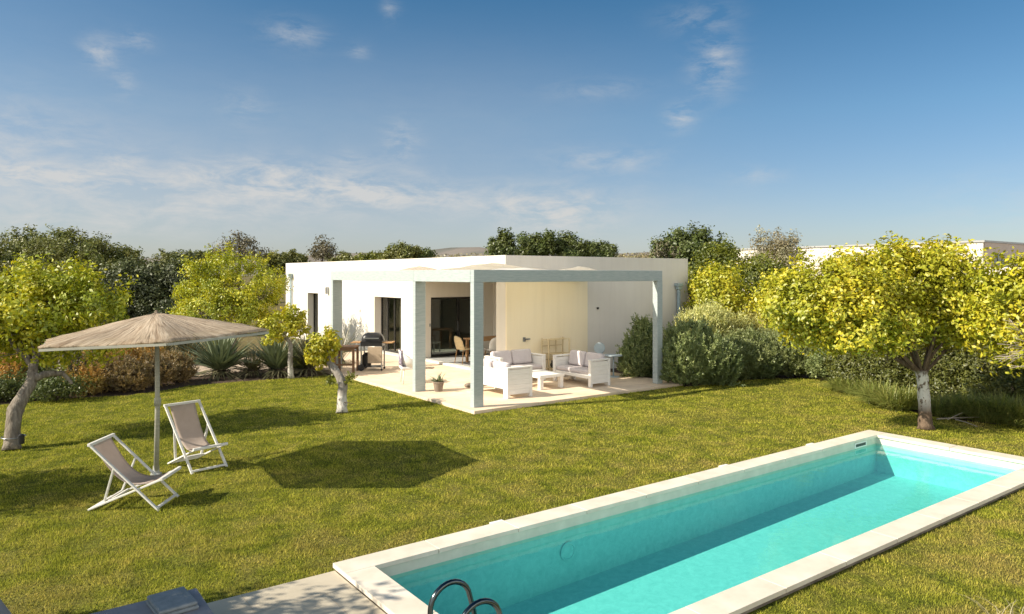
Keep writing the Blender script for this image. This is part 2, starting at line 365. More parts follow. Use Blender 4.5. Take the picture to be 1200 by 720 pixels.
# ------------------------------------------------------------------ mesh helpers
class MB:
    def __init__(s): s.v = []; s.f = []
    def add(s, vs, fs):
        o = len(s.v); s.v += [tuple(v) for v in vs]; s.f += [tuple(i + o for i in f) for f in fs]; return s
    def box(s, x0, x1, y0, y1, z0, z1, mat=None):
        vs = [Vector(p) for p in ((x0,y0,z0),(x1,y0,z0),(x1,y1,z0),(x0,y1,z0),(x0,y0,z1),(x1,y0,z1),(x1,y1,z1),(x0,y1,z1))]
        if mat: vs = [mat @ v for v in vs]
        return s.add(vs, [(0,3,2,1),(4,5,6,7),(0,1,5,4),(1,2,6,5),(2,3,7,6),(3,0,4,7)])
    def bar(s, p, q, w, h, up=(0,0,1)):
        p, q = Vector(p), Vector(q); a = (q - p); L = a.length; a.normalize()
        up = Vector(up)
        if abs(a.dot(up)) > .99: up = Vector((1,0,0))
        b = a.cross(up).normalized(); c = b.cross(a).normalized()
        mt = Matrix((( b.x,a.x,c.x,p.x),(b.y,a.y,c.y,p.y),(b.z,a.z,c.z,p.z),(0,0,0,1)))
        return s.box(-w/2, w/2, 0, L, -h/2, h/2, mt)
    def tube(s, pts, rad, n=10, cap=True, jitter=0):
        pts = [Vector(p) for p in pts]
        if not hasattr(rad, '__len__'): rad = [rad] * len(pts)
        o = len(s.v); prev = None
        for i, p in enumerate(pts):
            t = (pts[min(i+1, len(pts)-1)] - pts[max(i-1, 0)]).normalized()
            if prev is None:
                u = t.cross(Vector((0,0,1)) if abs(t.z) < .9 else Vector((1,0,0))).normalized()
            else:
                u = (prev - t * prev.dot(t)).normalized()
            prev = u; w = t.cross(u)
            for k in range(n):
                a = 2 * math.pi * k / n
                r = rad[i] * (1 + (random.uniform(-jitter, jitter) if jitter else 0))
                s.v.append(tuple(p + (u * math.cos(a) + w * math.sin(a)) * r))
        for i in range(len(pts) - 1):
            for k in range(n):
                k2 = (k + 1) % n
                s.f.append((o+i*n+k, o+i*n+k2, o+(i+1)*n+k2, o+(i+1)*n+k))
        if cap:
            s.f.append(tuple(o + k for k in range(n))[::-1])
            s.f.append(tuple(o + (len(pts)-1)*n + k for k in range(n)))
        return s
    def lathe(s, prof, n=24, c=(0,0,0)):
        o = len(s.v)
        for r, z in prof:
            for k in range(n):
                a = 2*math.pi*k/n; s.v.append((c[0]+r*math.cos(a), c[1]+r*math.sin(a), c[2]+z))
        for i in range(len(prof)-1):
            for k in range(n):
                k2 = (k+1) % n; s.f.append((o+i*n+k, o+i*n+k2, o+(i+1)*n+k2, o+(i+1)*n+k))
        s.f.append(tuple(o+k for k in range(n))[::-1]); s.f.append(tuple(o+(len(prof)-1)*n+k for k in range(n)))
        return s
    def build(s, name, mat, parent=None, smooth=False, bevel=0, loc=None, rot=None):
        me = bpy.data.meshes.new(name); me.from_pydata(s.v, [], s.f); me.update()
        o = bpy.data.objects.new(name, me); COL.objects.link(o)
        me.materials.append(mat)
        if smooth:
            for p in me.polygons: p.use_smooth = True
        if bevel:
            b = o.modifiers.new('bevel', 'BEVEL'); b.width = bevel; b.segments = 2; b.limit_method = 'ANGLE'
        if parent: o.parent = parent
        if loc: o.location = loc
        if rot: o.rotation_euler = rot
        return o

def npmesh(name, verts, faces, mat, parent=None, smooth=False):
    """verts (n,3), faces (m,k) numpy"""
    me = bpy.data.meshes.new(name)
    nv, nf, k = len(verts), len(faces), faces.shape[1]
    me.vertices.add(nv); me.vertices.foreach_set('co', np.ascontiguousarray(verts, dtype=np.float32).ravel())
    me.loops.add(nf * k); me.loops.foreach_set('vertex_index', np.ascontiguousarray(faces, dtype=np.int32).ravel())
    me.polygons.add(nf); me.polygons.foreach_set('loop_start', np.arange(0, nf * k, k, dtype=np.int32))
    me.polygons.foreach_set('loop_total', np.full(nf, k, dtype=np.int32))
    if smooth: me.polygons.foreach_set('use_smooth', np.ones(nf, dtype=bool))
    me.update(calc_edges=True); me.validate()
    me.materials.append(mat)
    o = bpy.data.objects.new(name, me); COL.objects.link(o)
    if parent: o.parent = parent
    return o

def tag(o, label=None, cat=None, group=None, kind=None):
    if label: o['label'] = label
    if cat: o['category'] = cat
    if group: o['group'] = group
    if kind: o['kind'] = kind
    return o
def thing(name, label, cat, loc=(0,0,0), rz=0, group=None):
    o = bpy.data.objects.new(name, None); COL.objects.link(o)
    o.empty_display_size = .2
    o.location = loc; o.rotation_euler = (0, 0, rz)
    return tag(o, label, cat, group)

# ------------------------------------------------------------------ foliage
def unit(a): return a / np.maximum(np.linalg.norm(a, axis=1, keepdims=True), 1e-9)
def leaf_cloud(n, blobs, size, clumps, sigma, ragged=.25, shell=.5, aspect=.5, up=.35):
    """leaf quads clustered in clumps through the shells of ellipsoid blobs"""
    B = np.array(blobs, float)
    w = B[:,3]*B[:,4] + B[:,4]*B[:,5] + B[:,3]*B[:,5]
    bi = rng.choice(len(B), clumps, p=w/w.sum())
    dirs = unit(rng.normal(size=(clumps, 3)))
    ph = rng.uniform(0, 6.28, (4, 3)); fr = rng.normal(0, 2.4, (4, 3))
    wob = sum(np.sin(dirs @ fr[i] * 1.0 + ph[i, 0]) for i in range(4)) / 4
    rad = (shell + (1 - shell) * rng.uniform(0, 1, clumps) ** .45) * (1 + ragged * wob) + rng.normal(0, ragged * .18, clumps)
    cc = B[bi, :3] + dirs * B[bi, 3:6] * rad[:, None]
    csz = rng.uniform(.5, 1.5, clumps); ci = rng.choice(clumps, n, p=csz/csz.sum())
    ax = unit(dirs * .7 + rng.normal(0, .35, (clumps, 3)) + np.array([0, 0, .75]))
    isS = rng.uniform(0, 1, clumps) < .55
    tt = rng.uniform(-.3, 1.0, n) * isS[ci]
    P = cc[ci] + np.clip(rng.normal(0, 1, (n, 3)), -1.7, 1.7) * (sigma * csz[ci] * np.where(isS[ci], .62, 1.0))[:, None] * np.array([1, 1, .8]) + ax[ci] * (tt * min(sigma * 3.0, .42))[:, None]
    outv = dirs[ci] + unit(P - cc[ci]) * .6
    nrm = unit(outv * .8 + rng.normal(0, .75, (n, 3)) + np.array([0, 0, up]))
    tan = unit(np.cross(nrm, rng.normal(size=(n, 3))))
    bit = np.cross(nrm, tan)
    L = size * rng.uniform(.6, 1.35, n)[:, None]
    W = L * aspect * .5
    v = np.empty((n, 4, 3))
    v[:, 0] = P - tan * L * .5; v[:, 1] = P + bit * W + nrm * W * .45
    v[:, 2] = P + tan * L * .5; v[:, 3] = P - bit * W + nrm * W * .45
    return v.reshape(-1, 3), np.arange(n * 4).reshape(n, 4)
def spray_cloud(n, blobs, length, width, twigs, upw=1.0, seg=9):
    """upright sprigs with small needles (rosemary, lavender): leaves strung along short shoots"""
    B = np.array(blobs, float)
    w = B[:,3]*B[:,4] + B[:,4]*B[:,5] + B[:,3]*B[:,5]
    bi = rng.choice(len(B), twigs, p=w/w.sum())
    dirs = unit(rng.normal(size=(twigs, 3)))
    base = B[bi, :3] + dirs * B[bi, 3:6] * (.5 + .42 * rng.uniform(0, 1, twigs)[:, None] ** .5)
    axis = unit(dirs * .8 + np.array([0, 0, upw]) + rng.normal(0, .3, (twigs, 3)))
    tl = length * rng.uniform(.5, 1.4, twigs)
    ti = rng.integers(0, twigs, n); t = rng.uniform(0, 1, n)
    P = base[ti] + axis[ti] * (tl[ti] * t)[:, None]
    tan = unit(axis[ti] * .9 + rng.normal(0, .55, (n, 3)))
    nrm = unit(np.cross(tan, rng.normal(size=(n, 3)))); bit = np.cross(nrm, tan)
    L = width * 3.4 * rng.uniform(.6, 1.3, n)[:, None] * (1.15 - .6 * t)[:, None]; W = L * .16
    v = np.empty((n, 4, 3))
    v[:, 0] = P; v[:, 1] = P + tan * L * .5 + bit * W; v[:, 2] = P + tan * L; v[:, 3] = P + tan * L * .5 - bit * W
    return v.reshape(-1, 3), np.arange(n * 4).reshape(n, 4)
def blades(n, r0, height, width, spread, seg=4, droop=.5, pmin=0, rnd=.25, angles=None):
    """curved tapering blades from a crown base: grasses, agaves"""
    az = rng.uniform(0, 2*math.pi, n) if angles is None else angles
    inc = spread * np.sqrt(rng.uniform(pmin, 1, n))          # lean from vertical
    Ls = height * rng.uniform(1 - rnd, 1 + rnd, n); base_r = r0 * np.sqrt(rng.uniform(0, 1, n)); ba = rng.uniform(0, 6.283, n)
    V = np.empty((n, (seg + 1) * 2, 3))
    for i in range(seg + 1):
        t = i / seg
        th = inc + droop * t * t * (0.4 + inc)
        # integrate roughly
        rr = Ls * (np.sin(inc) * t + droop * .30 * t ** 3 * (.4 + inc))
        zz = Ls * (np.cos(inc) * t - droop * .36 * t ** 3 * (.35 + inc))
        cx = base_r * np.cos(ba) + rr * np.cos(az); cy = base_r * np.sin(ba) + rr * np.sin(az)
        w = width * (1 - t ** 2.2) * .5 * (0.75 + .5 * min(1, t * 3)) + .0008
        V[:, 2*i, 0] = cx - np.sin(az) * w; V[:, 2*i, 1] = cy + np.cos(az) * w; V[:, 2*i, 2] = zz
        V[:, 2*i+1, 0] = cx + np.sin(az) * w; V[:, 2*i+1, 1] = cy - np.cos(az) * w; V[:, 2*i+1, 2] = zz + w * .3
    F = np.array([[2*i, 2*i+1, 2*i+3, 2*i+2] for i in range(seg)])
    k = (seg + 1) * 2
    FF = (F[None] + (np.arange(n) * k)[:, None, None]).reshape(-1, 4)
    return V.reshape(-1, 3), FF

def limb(mb, p, q, r0, r1, bend=.12, seg=6, n=8):
    p, q = Vector(p), Vector(q); L = (q - p).length
    off = Vector((random.uniform(-1,1), random.uniform(-1,1), random.uniform(-.3,.6))) * L * bend
    pts, rd = [], []
    for i in range(seg + 1):
        t = i / seg
        pts.append(p.lerp(q, t) + off * math.sin(math.pi * t) + Vector((random.uniform(-1,1), random.uniform(-1,1), random.uniform(-1,1))) * r0 * .18)
        rd.append((r0 + (r1 - r0) * t ** .8) * random.uniform(.92, 1.08))
    mb.tube(pts, rd, n, jitter=.08)
    return pts
def limbs(mb, fork, blobs, r0, k=1.0, twigs=3):
    for b in blobs:
        c = Vector(b[:3]); e = fork.lerp(c, .95) + Vector((0, 0, b[5] * .15))
        pts = limb(mb, fork, e, r0 * random.uniform(.7, 1), r0 * .22, .14)
        for _ in range(twigs):
            s = random.choice(pts[2:]); dv = Vector((random.gauss(0,1), random.gauss(0,1), random.gauss(.3,.7))).normalized()
            e2 = s + Vector((dv.x*b[3], dv.y*b[4], dv.z*b[5])) * random.uniform(.5, .85)
            p2 = limb(mb, s, e2, r0 * .28, r0 * .06, .15, 4, 5)
            s3 = p2[2]; dv = Vector((random.gauss(0,1), random.gauss(0,1), random.gauss(.3,.7))).normalized()
            limb(mb, s3, s3 + Vector((dv.x*b[3], dv.y*b[4], dv.z*b[5])) * .4, r0 * .12, r0 * .03, .1, 3, 4)

def tree(name, label, cat, loc, trunk_pts, trunk_r, blobs, leafm, barkm, nleaf, size, clumps, sigma, group=None, ragged=.25, shell=.45, aspect=.5, twigs=3, limb_r=None):
    t = thing(name, label, cat, loc, 0, group)
    mb = MB()
    pts = [Vector(p) for p in trunk_pts]
    # densify
    dense, rd = [], []
    for i in range(len(pts) - 1):
        for j in range(4):
            f = j / 4; dense.append(pts[i].lerp(pts[i+1], f)); rd.append(trunk_r[i] + (trunk_r[i+1] - trunk_r[i]) * f)
    dense.append(pts[-1]); rd.append(trunk_r[-1])
    dense = [dense[0]] + [(dense[i-1] + dense[i]*2 + dense[i+1]) / 4 for i in range(1, len(dense)-1)] + [dense[-1]]
    rd[0] *= 1.25
    mb.tube(dense, rd, 14, jitter=.09)
    limbs(mb, dense[-2], blobs, limb_r or trunk_r[-1] * .75, twigs=twigs)
    mb.build('trunk', barkm, t, smooth=True)
    v, f = leaf_cloud(nleaf, blobs, size, clumps, sigma, ragged, shell, aspect)
    npmesh('crown', v, f, leafm, t)
    return t

def bp(base, px, py, d, rx, ry, rd=None):
    """crown ellipsoid read as a sight line + distance, in the tree's own coordinates"""
    z = H - (py - 322) * d / FPX
    c = dl(px, d, z) - Vector(base)
    k = d / FPX
    r = rx * k
    return (c.x, c.y, c.z, r, r if rd is None else rd, ry * k)

# ================================================================== SETTING
PX0, PX1, PY0, PY1 = 2.66, 12.53, 3.63, 6.48          # outside of the coping
CW = .29
def ring_fill(name, outer, holes, z, mat, kind='structure'):
    bm = bmesh.new()
    def loop(pts):
        vs = [bm.verts.new((p[0], p[1], z)) for p in pts]
        return [bm.edges.new((vs[i], vs[(i+1) % len(vs)])) for i in range(len(vs))]
    es = loop(outer)
    for h in holes: es += loop(h)
    bmesh.ops.triangle_fill(bm, use_beauty=True, use_dissolve=False, edges=es)
    for f in bm.faces:
        if f.normal.z < 0: f.normal_flip()
    me = bpy.data.meshes.new(name); bm.to_mesh(me); bm.free(); me.materials.append(mat)
    o = bpy.data.objects.new(name, me); COL.objects.link(o)
    return tag(o, kind=kind)
hole = [(PX0+.1, PY0+.1), (PX1-.1, PY0+.1), (PX1-.1, PY1-.1), (PX0+.1, PY1-.1)]
ring_fill('ground', [(-2600,-2600),(2600,-2600),(2600,2600),(-2600,2600)], [hole], -.03, M['ground'])

lawn_outer = [at(-260, 505), at(-120, 488), at(0, 475), at(60, 468.5), at(100, 466), at(150, 463.5), at(200, 456.5), at(222, 452.5), at(280, 447.5), at(330, 444), at(378, 441)]
lawn_outer = [(p.x, p.y) for p in lawn_outer] + [(7.93, 18.6), (7.93, 12.08), (14.3, 12.08)]
lawn_outer += [(p.x, p.y) for p in [at(800, 454), at(880, 445), at(965, 443), at(990, 450), at(1015, 463), at(1045, 476), at(1080, 486), at(1130, 494), at(1200, 501), at(1350, 512), at(1560, 530)]]
lawn_outer += [(17, -2), (12, -7), (-7, -7), (-9, 6)]
ring_fill('lawn', lawn_outer, [hole], 0.0, M['lawn'])

def inside(poly, x, y):
    c = np.zeros(len(x), bool); n = len(poly)
    for i in range(n):
        x1, y1 = poly[i]; x2, y2 = poly[(i+1) % n]
        k = ((y1 > y) != (y2 > y)) & (x < (x2 - x1) * (y - y1) / (y2 - y1 + 1e-12) + x1)
        c ^= k
    return c
# grass blades
ng = 4200000
gx = rng.uniform(-9, 18, ng); gy = rng.uniform(-3, 22, ng)
gd = gx * FW.x + gy * FW.y; gl_ = gx * RT.x + gy * RT.y
keep = (gd > 3.6) & (np.abs(gl_) < .80 * gd + 1.5)
keep &= rng.uniform(0, 1, ng) < np.clip((7.0 / np.maximum(gd, 1)) ** 1.5, 0, 1)
cl0 = np.sin(gx*6.3+1.6*np.sin(gy*4.1+gx)) * np.sin(gy*5.9+1.4*np.sin(gx*5.3-gy)) + .7*np.sin(gx*17+gy*11+2*np.sin(gy*7)) * np.sin(gy*19-gx*8)
keep &= rng.uniform(0, 1, ng) < np.clip(.82 + .32 * cl0, .2, 1)
keep &= inside(lawn_outer, gx, gy)
keep &= ~((gx > PX0-.02) & (gx < PX1+.02) & (gy > PY0-.02) & (gy < PY1+.02))
keep &= ~((gx < PX0+.1) & (gy < PY1-.05))
gx, gy, gd = gx[keep], gy[keep], gd[keep]
n = len(gx)
cl = np.sin(gx*5.1+1.3*np.sin(gy*3.7)) * np.sin(gy*4.7+1.1*np.sin(gx*4.1)) + .6*np.sin(gx*13+gy*9) * np.sin(gy*15-gx*6)
hh = rng.uniform(.010, .030, n) * (1 + .45 * cl)
wd = .0034 * np.clip(gd / 7.0, .9, 2.2)
az = rng.uniform(0, 6.283, n); la = rng.uniform(0, 6.283, n); ln = hh * rng.uniform(.1, .9, n)
V = np.empty((n, 3, 3))
V[:,0] = np.stack([gx-np.cos(az)*wd, gy-np.sin(az)*wd, np.zeros(n)], 1)
V[:,1] = np.stack([gx+np.cos(az)*wd, gy+np.sin(az)*wd, np.zeros(n)], 1)
V[:,2] = np.stack([gx+np.cos(la)*ln, gy+np.sin(la)*ln, hh], 1)
o = npmesh('grass', V.reshape(-1,3), np.arange(n*3).reshape(n,3), M['lawn_blade'])
tag(o, 'short mown lawn grass, yellower and drier towards the pool', 'grass', kind='stuff')
print('grass blades', n)

# beds
lb = [at(-260,505), at(-120,488), at(0,475), at(60,468.5), at(100,466), at(150,463.5), at(200,456.5), at(222,452.5), at(280,447.5), at(330,444), at(378,441)]
lb = [(p.x, p.y) for p in lb] + [(7.93, 24), (2, 24), (-6, 19), (-14, 12)]
ring_fill('left_bed_soil', lb, [], -.012, M['mulch'])
rb = [(14.25, 12.08)] + [(p.x, p.y) for p in [at(800,454), at(880,445), at(965,443), at(990,450), at(1015,463), at(1045,476), at(1080,486), at(1130,494), at(1200,501), at(1350,512), at(1560,530)]] + [(26, 2), (26, 12), (19, 15.6), (14.25, 15.6)]
ring_fill('right_bed_soil', rb, [], -.010, M['mulch'])
gp = [at(178,438), at(232,441), at(300,434), at(372,428), at(372,418), at(300,419), at(232,421), at(150,421)]
ring_fill('gravel_path', [(p.x, p.y) for p in gp], [], .004, M['gravel'])
gp2 = [at(978,447), at(1020,447), at(1050,454), at(1075,455), at(1075,448), at(1030,440), at(985,440)]
ring_fill('garden_path', [(p.x, p.y) for p in gp2], [], .004, M['gravel'])

# pool: coping, shell, water
mb = MB()
t0, t1 = .034, .078
def coping_run(mb, x0, x1, y0, y1, along):
    L = (x1-x0) if along == 'x' else (y1-y0); k = max(1, round(L / 1.0))
    for i in range(k):
        a, b = i / k * L + (.004 if i else 0), (i+1) / k * L - (.004 if i < k-1 else 0)
        if along == 'x': mb.box(x0+a, x0+b, y0, y1, t0, t1)
        else: mb.box(x0, x1, y0+a, y0+b, t0, t1)
coping_run(mb, PX0, PX1, PY1-CW, PY1, 'x'); coping_run(mb, PX0, PX1, PY0, PY0+CW, 'x')
coping_run(mb, PX0, PX0+CW, PY0+CW+.002, PY1-CW-.002, 'y'); coping_run(mb, PX1-CW, PX1, PY0+CW+.002, PY1-CW-.002, 'y')
pool = thing('swimming_pool', 'long narrow turquoise pool with a pale stone rim set into the lawn', 'swimming pool', (0,0,0))
mb.build('coping', M['coping'], pool, bevel=.003)
ix0, ix1, iy0, iy1 = PX0+CW-.03, PX1-CW+.03, PY0+CW-.03, PY1-CW+.03
fz0, fz1 = -.78, -.56
mb = MB(); e = .12
mb.box(ix0-e, ix0, iy0-e, iy1+e, -1.0, .032); mb.box(ix1, ix1+e, iy0-e, iy1+e, -1.0, .032)
mb.box(ix0+.001, ix1-.001, iy0-e, iy0, -1.0, .032); mb.box(ix0+.001, ix1-.001, iy1, iy1+e, -1.0, .032)
mb.add([(ix0-.01,iy0-.01,fz0),(ix1+.01,iy0-.01,fz1),(ix1+.01,iy1+.01,fz1),(ix0-.01,iy1+.01,fz0)], [(0,1,2,3)])
mb.build('shell', M['liner'], pool)
for q in ((ix0, ix1, iy1-.004, iy1-.0005), (ix0, ix1, iy0+.0005, iy0+.004), (ix0+.0005, ix0+.004, iy0+.0045, iy1-.0045), (ix1-.004, ix1-.0005, iy0+.0045, iy1-.0045)):
    MB().box(*q, -.11, .033).build('waterline_band', M['band'], pool)
mb = MB(); o2 = .015
mb.box(PX0+o2, PX1-o2, PY0+o2, PY0+.10, -.06, t0-.001); mb.box(PX0+o2, PX1-o2, PY1-.10, PY1-o2, -.06, t0-.001)
mb.box(PX0+o2, PX0+.10, PY0+.101, PY1-.101, -.06, t0-.001); mb.box(PX1-.10, PX1-o2, PY0+.101, PY1-.101, -.06, t0-.001)
mb.build('rim_base', M['kerbside'], pool)
WZ = -.075
mb = MB(); mb.add([(ix0+.001,iy0+.001,WZ),(ix1-.001,iy0+.001,WZ),(ix1-.001,iy1-.001,WZ),(ix0+.001,iy1-.001,WZ)], [(0,1,2,3)])
w = mb.build('pool_water', M['water']); tag(w, kind='structure')
# fittings
mb = MB(); p = Matrix.Translation((5.35, iy1-.006, -.34)) @ Matrix.Rotation(R(90), 4, 'X')
mb2 = MB(); mb2.lathe([(.10,-.004),(.11,.0),(.11,.012),(.085,.018),(.08,.010),(.02,.010)], 24)
mb.add([p @ Vector(v) for v in mb2.v], mb2.f); mb.build('pool_light', M['liner'], pool, smooth=False)
mb = MB(); xd = 8.2; yd = 4.72; zd = fz0 + (fz1-fz0)*(xd-ix0)/(ix1-ix0)
mb.lathe([(.11,.002),(.11,.012),(.085,.02),(.02,.02)], 24, (xd, yd, zd)); mb.build('floor_drain', M['greywood'], pool)
mb = MB(); mb.box(11.55, 11.93, iy1-.014, iy1-.0045, -.065, .02); sk = mb.build('skimmer_frame', M['plasticwhite'], pool)
mb = MB(); mb.box(11.585, 11.895, iy1-.018, iy1-.0145, -.045, .0); mb.build('skimmer_slot', M['black'], sk)
for i, (x, lab) in enumerate(((4.66, 'square white skimmer lid nearest the camera, in the grass beside the pool rim'), (8.7, 'square white skimmer lid in the grass halfway along the pool rim'), (10.95, 'square white skimmer lid in the grass near the far pool corner'))):
    mb = MB(); mb.box(-.085,.085,-.07,.07,0,.022); mb.box(-.07,.07,-.055,.055,.022,.026)
    tag(mb.build('skimmer_lid', M['plasticwhite'], None, bevel=.006, loc=(x, PY1+.11, 0)), lab, 'lid', 'skimmer lids beside the pool')

# ladder
ld = thing('pool_ladder', 'curved dark steel ladder rails at the near end of the pool', 'pool ladder', (2.80, 4.50, .05))
for y in (.14, -.26):
    pts = [(-.14, y, -.0)]
    for i in range(1, 4): pts.append((-.14, y, .26 * i / 3))
    for i in range(1, 13):
        a = math.pi - math.pi * .86 * i / 12; pts.append((.035 + .175 * math.cos(a), y, .26 + .175 * math.sin(a)))
    pts += [(.245, y, .16), (.275, y, 0), (.29, y, -.3), (.29, y, -.6)]
    mb = MB(); mb.tube(pts, .021, 14); r_ = mb.build('handrail', M['chrome'], ld, smooth=True)
    mb = MB(); mb.lathe([(.045,0),(.045,.008),(.026,.02)], 18, (-.14, y, .002)); mb.build('flange', M['chrome'], r_, smooth=False)
for z in (-.16, -.40):
    mb = MB(); mb.box(.25,.33,-.24,.12, z-.012, z+.012); mb.build('tread', M['plasticwhite'], ld, bevel=.006)

# deck
mb = MB(); mb.box(-6, PX0-.004, -4, PY1-.06, -.05, .03); tag(mb.build('deck', M['deck'], None, bevel=.006), kind='structure')

# patio slabs
mb = MB(); mb.box(7.95, 11.22, 12.1, 24.0, -.1, .06); mb.box(11.2201, 14.25, 12.1, 15.58, -.1, .0598)
tag(mb.build('patio', M['patio'], None, bevel=.006), kind='structure')

# hills
def hills(name, mat, dist, prof, depth):
    mb = MB(); k = len(prof)
    top, foot, back = [], [], []
    for i in range(k):
        px, py = prof[i]
        d = dist * (1 + .03 * math.sin(i * 1.7))
        top.append(dl(px, d + depth, H + (322 - py) * (d + depth) / FPX)); foot.append(dl(px, d, -2)); back.append(dl(px, d + depth * 2, -2))
    vs = []; fs = []; rows = 8
    for j in range(rows + 1):
        for i in range(k):
            t = j / rows
            v = foot[i].lerp(top[i], t); v.z = -2 + (top[i].z + 2) * (t ** .8) + math.sin(i * 2.1 + j * 1.3) * top[i].z * .03 * (1 if j < rows else 0)
            vs.append(v)
    for i in range(k): vs.append(back[i])
    for j in range(rows + 1):
        for i in range(k - 1):
            fs.append((j*k+i, j*k+i+1, (j+1)*k+i+1, (j+1)*k+i))
    mb.add(vs, fs); return tag(mb.build(name, mat, smooth=True), kind='structure')
prof = []
for i in range(90):
    px = -900 + i * 34
    base = 303 + 4 * math.sin(px * .006 + 1) + 2.0 * math.sin(px * .021) + 1.0 * math.sin(px * .05 + 2)
    g = 5.5 * math.exp(-((px - 545) / 60) ** 2) + 4.5 * math.exp(-((px - 380) / 70) ** 2) + 3 * math.exp(-((px - 770) / 70) ** 2) + 3 * math.exp(-((px - 880) / 50) ** 2)
    prof.append((px, max(286, base - 2 - g)))
hills('hill', M['hill'], 1500, prof, 260)

# ================================================================== HOUSE
XF, YN, XE, YE, HT = 11.24, 15.6, 18.6, 32.9, 3.32
house = thing('white_house', 'low flat roofed white house with a recessed terrace and sliding glass doors', 'house', (XF, YN, 0))
def hx(mb, x0, x1, y0, y1, z0, z1): mb.box(x0-XF, x1-XF, y0-YN, y1-YN, z0, z1)
T = .35
mb = MB()
# street of wall pieces, butted
W2 = (21.55, 23.58, 2.02); W1 = (28.94, 30.13, 2.02)
hx(mb, XF, XF+T, 20.30, W2[0], -.1, HT); hx(mb, XF, XF+T, W2[1], W1[0], -.1, HT); hx(mb, XF, XF+T, W1[1], YE, -.1, HT)
for w_ in (W2, W1): hx(mb, XF, XF+T, w_[0], w_[1], w_[2], HT)
hx(mb, XF, XF+T, 16.03, 20.30, 2.64, HT)                       # parapet over the terrace
hx(mb, XF, XE, YN, 16.03, -.1, HT)                             # wall behind the sofas
hx(mb, XE-T, XE, 16.03, YE, -.1, HT); hx(mb, XF+T, XE-T, YE-T, YE, -.1, HT)
hx(mb, XF+T, 11.66, 20.30, 20.65, -.1, 2.64); hx(mb, 13.72, 14.10, 20.30, 20.65, -.1, 2.64); hx(mb, 11.66, 13.72, 20.30, 20.65, 2.06, 2.64)
hx(mb, 14.10, 14.45, 16.03, 16.9, -.1, 2.64); hx(mb, 14.10, 14.45, 19.75, 20.65, -.1, 2.64); hx(mb, 14.10, 14.45, 16.9, 19.75, 2.06, 2.64)
mb.build('wall', M['wall'], house)
mb = MB(); hx(mb, XF+T, XE-T, 16.031, YE-T, 2.64, 2.80); mb.build('roof', M['wall'], house)
mb = MB(); hx(mb, XF+.002, 14.14, YN-.055, YN-.0005, .06, 2.70); mb.build('render_panel', M['cream'], house)
mb = MB(); hx(mb, XF+T+.001, XE-T, 20.651, YE-T, -.1, .06); hx(mb, 14.451, XE-T, 16.031, 20.65, -.1, .06); mb.build('inner_floor', M['step'], house)
mb = MB(); hx(mb, XF+.16, 14.099, 16.032, 20.299, -.1, .115); mb.build('terrace_floor', M['greywood'], house)
mb = MB(); hx(mb, XF-.02, XF+.159, 16.032, 20.299, .0605, .125); mb.build('terrace_step', M['step'], house, bevel=.006)
mb = MB(); hx(mb, XF-.05, XF+.34, W2[0]+.003, W2[1]-.003, .0605, .09); mb.build('sill', M['step'], house)
mb = MB(); hx(mb, XF-.05, XF+.34, W1[0]+.003, W1[1]-.003, .0605, .09); mb.build('sill', M['step'], house)

def frame_yz(x, y0, y1, z0, z1, mull, fw=.06, th=.06, name='window', glassm=None):
    """frame standing in a plane of constant x"""
    mb = MB()
    hx(mb, x, x+th, y0, y0+fw, z0, z1); hx(mb, x, x+th, y1-fw, y1, z0, z1)
    hx(mb, x, x+th, y0+fw, y1-fw, z0, z0+fw); hx(mb, x, x+th, y0+fw, y1-fw, z1-fw, z1)
    for m_ in mull: hx(mb, x+.004, x+th-.004, m_-fw*.6, m_+fw*.6, z0+fw, z1-fw)
    fr = mb.build(name, M['darkframe'], house)
    mb = MB(); hx(mb, x+th*.4, x+th*.4+.008, y0+fw*.9, y1-fw*.9, z0+fw*.9, z1-fw*.9); mb.build('pane', M['glass'], fr)
    return fr
frame_yz(XF+.26, W2[0], W2[1], .09, 2.02, [21.95, 22.56, 23.1])
frame_yz(XF+.26, W1[0], W1[1], .09, 2.02, [29.5])
frame_yz(14.16, 16.9, 19.75, .116, 2.06, [18.3], name='terrace_door')
mb = MB(); y0 = 20.36
hx(mb, 11.66, 11.73, y0, y0+.08, .116, 2.06); hx(mb, 13.65, 13.72, y0, y0+.08, .116, 2.06); hx(mb, 11.73, 13.65, y0, y0+.08, 1.99, 2.06); hx(mb, 11.73, 13.65, y0, y0+.08, .116, .20)
hx(mb, 12.70, 12.80, y0+.004, y0+.076, .20, 1.99)
sd = mb.build('sliding_door', M['darkframe'], house)
mb = MB(); hx(mb, 11.725, 12.705, y0+.035, y0+.043, .195, 1.995); mb.build('pane', M['glass'], sd)
mb = MB(); hx(mb, 12.71, 12.72, y0-.03, y0, .95, 1.25); mb.build('handle', M['steel'], sd)
# curtains behind the second window
mb = MB(); vs = []; fs = []
for i in range(60):
    y = 21.6 + i / 59 * .95; x = XF + .46 + .035 * math.sin(i * .9)
    vs += [(x-XF, y-YN, .1), (x-XF, y-YN, 2.0)]
for i in range(59): fs.append((2*i, 2*i+2, 2*i+3, 2*i+1))
mb.add(vs, fs); mb.build('curtain', M['curtain'], house, smooth=True)
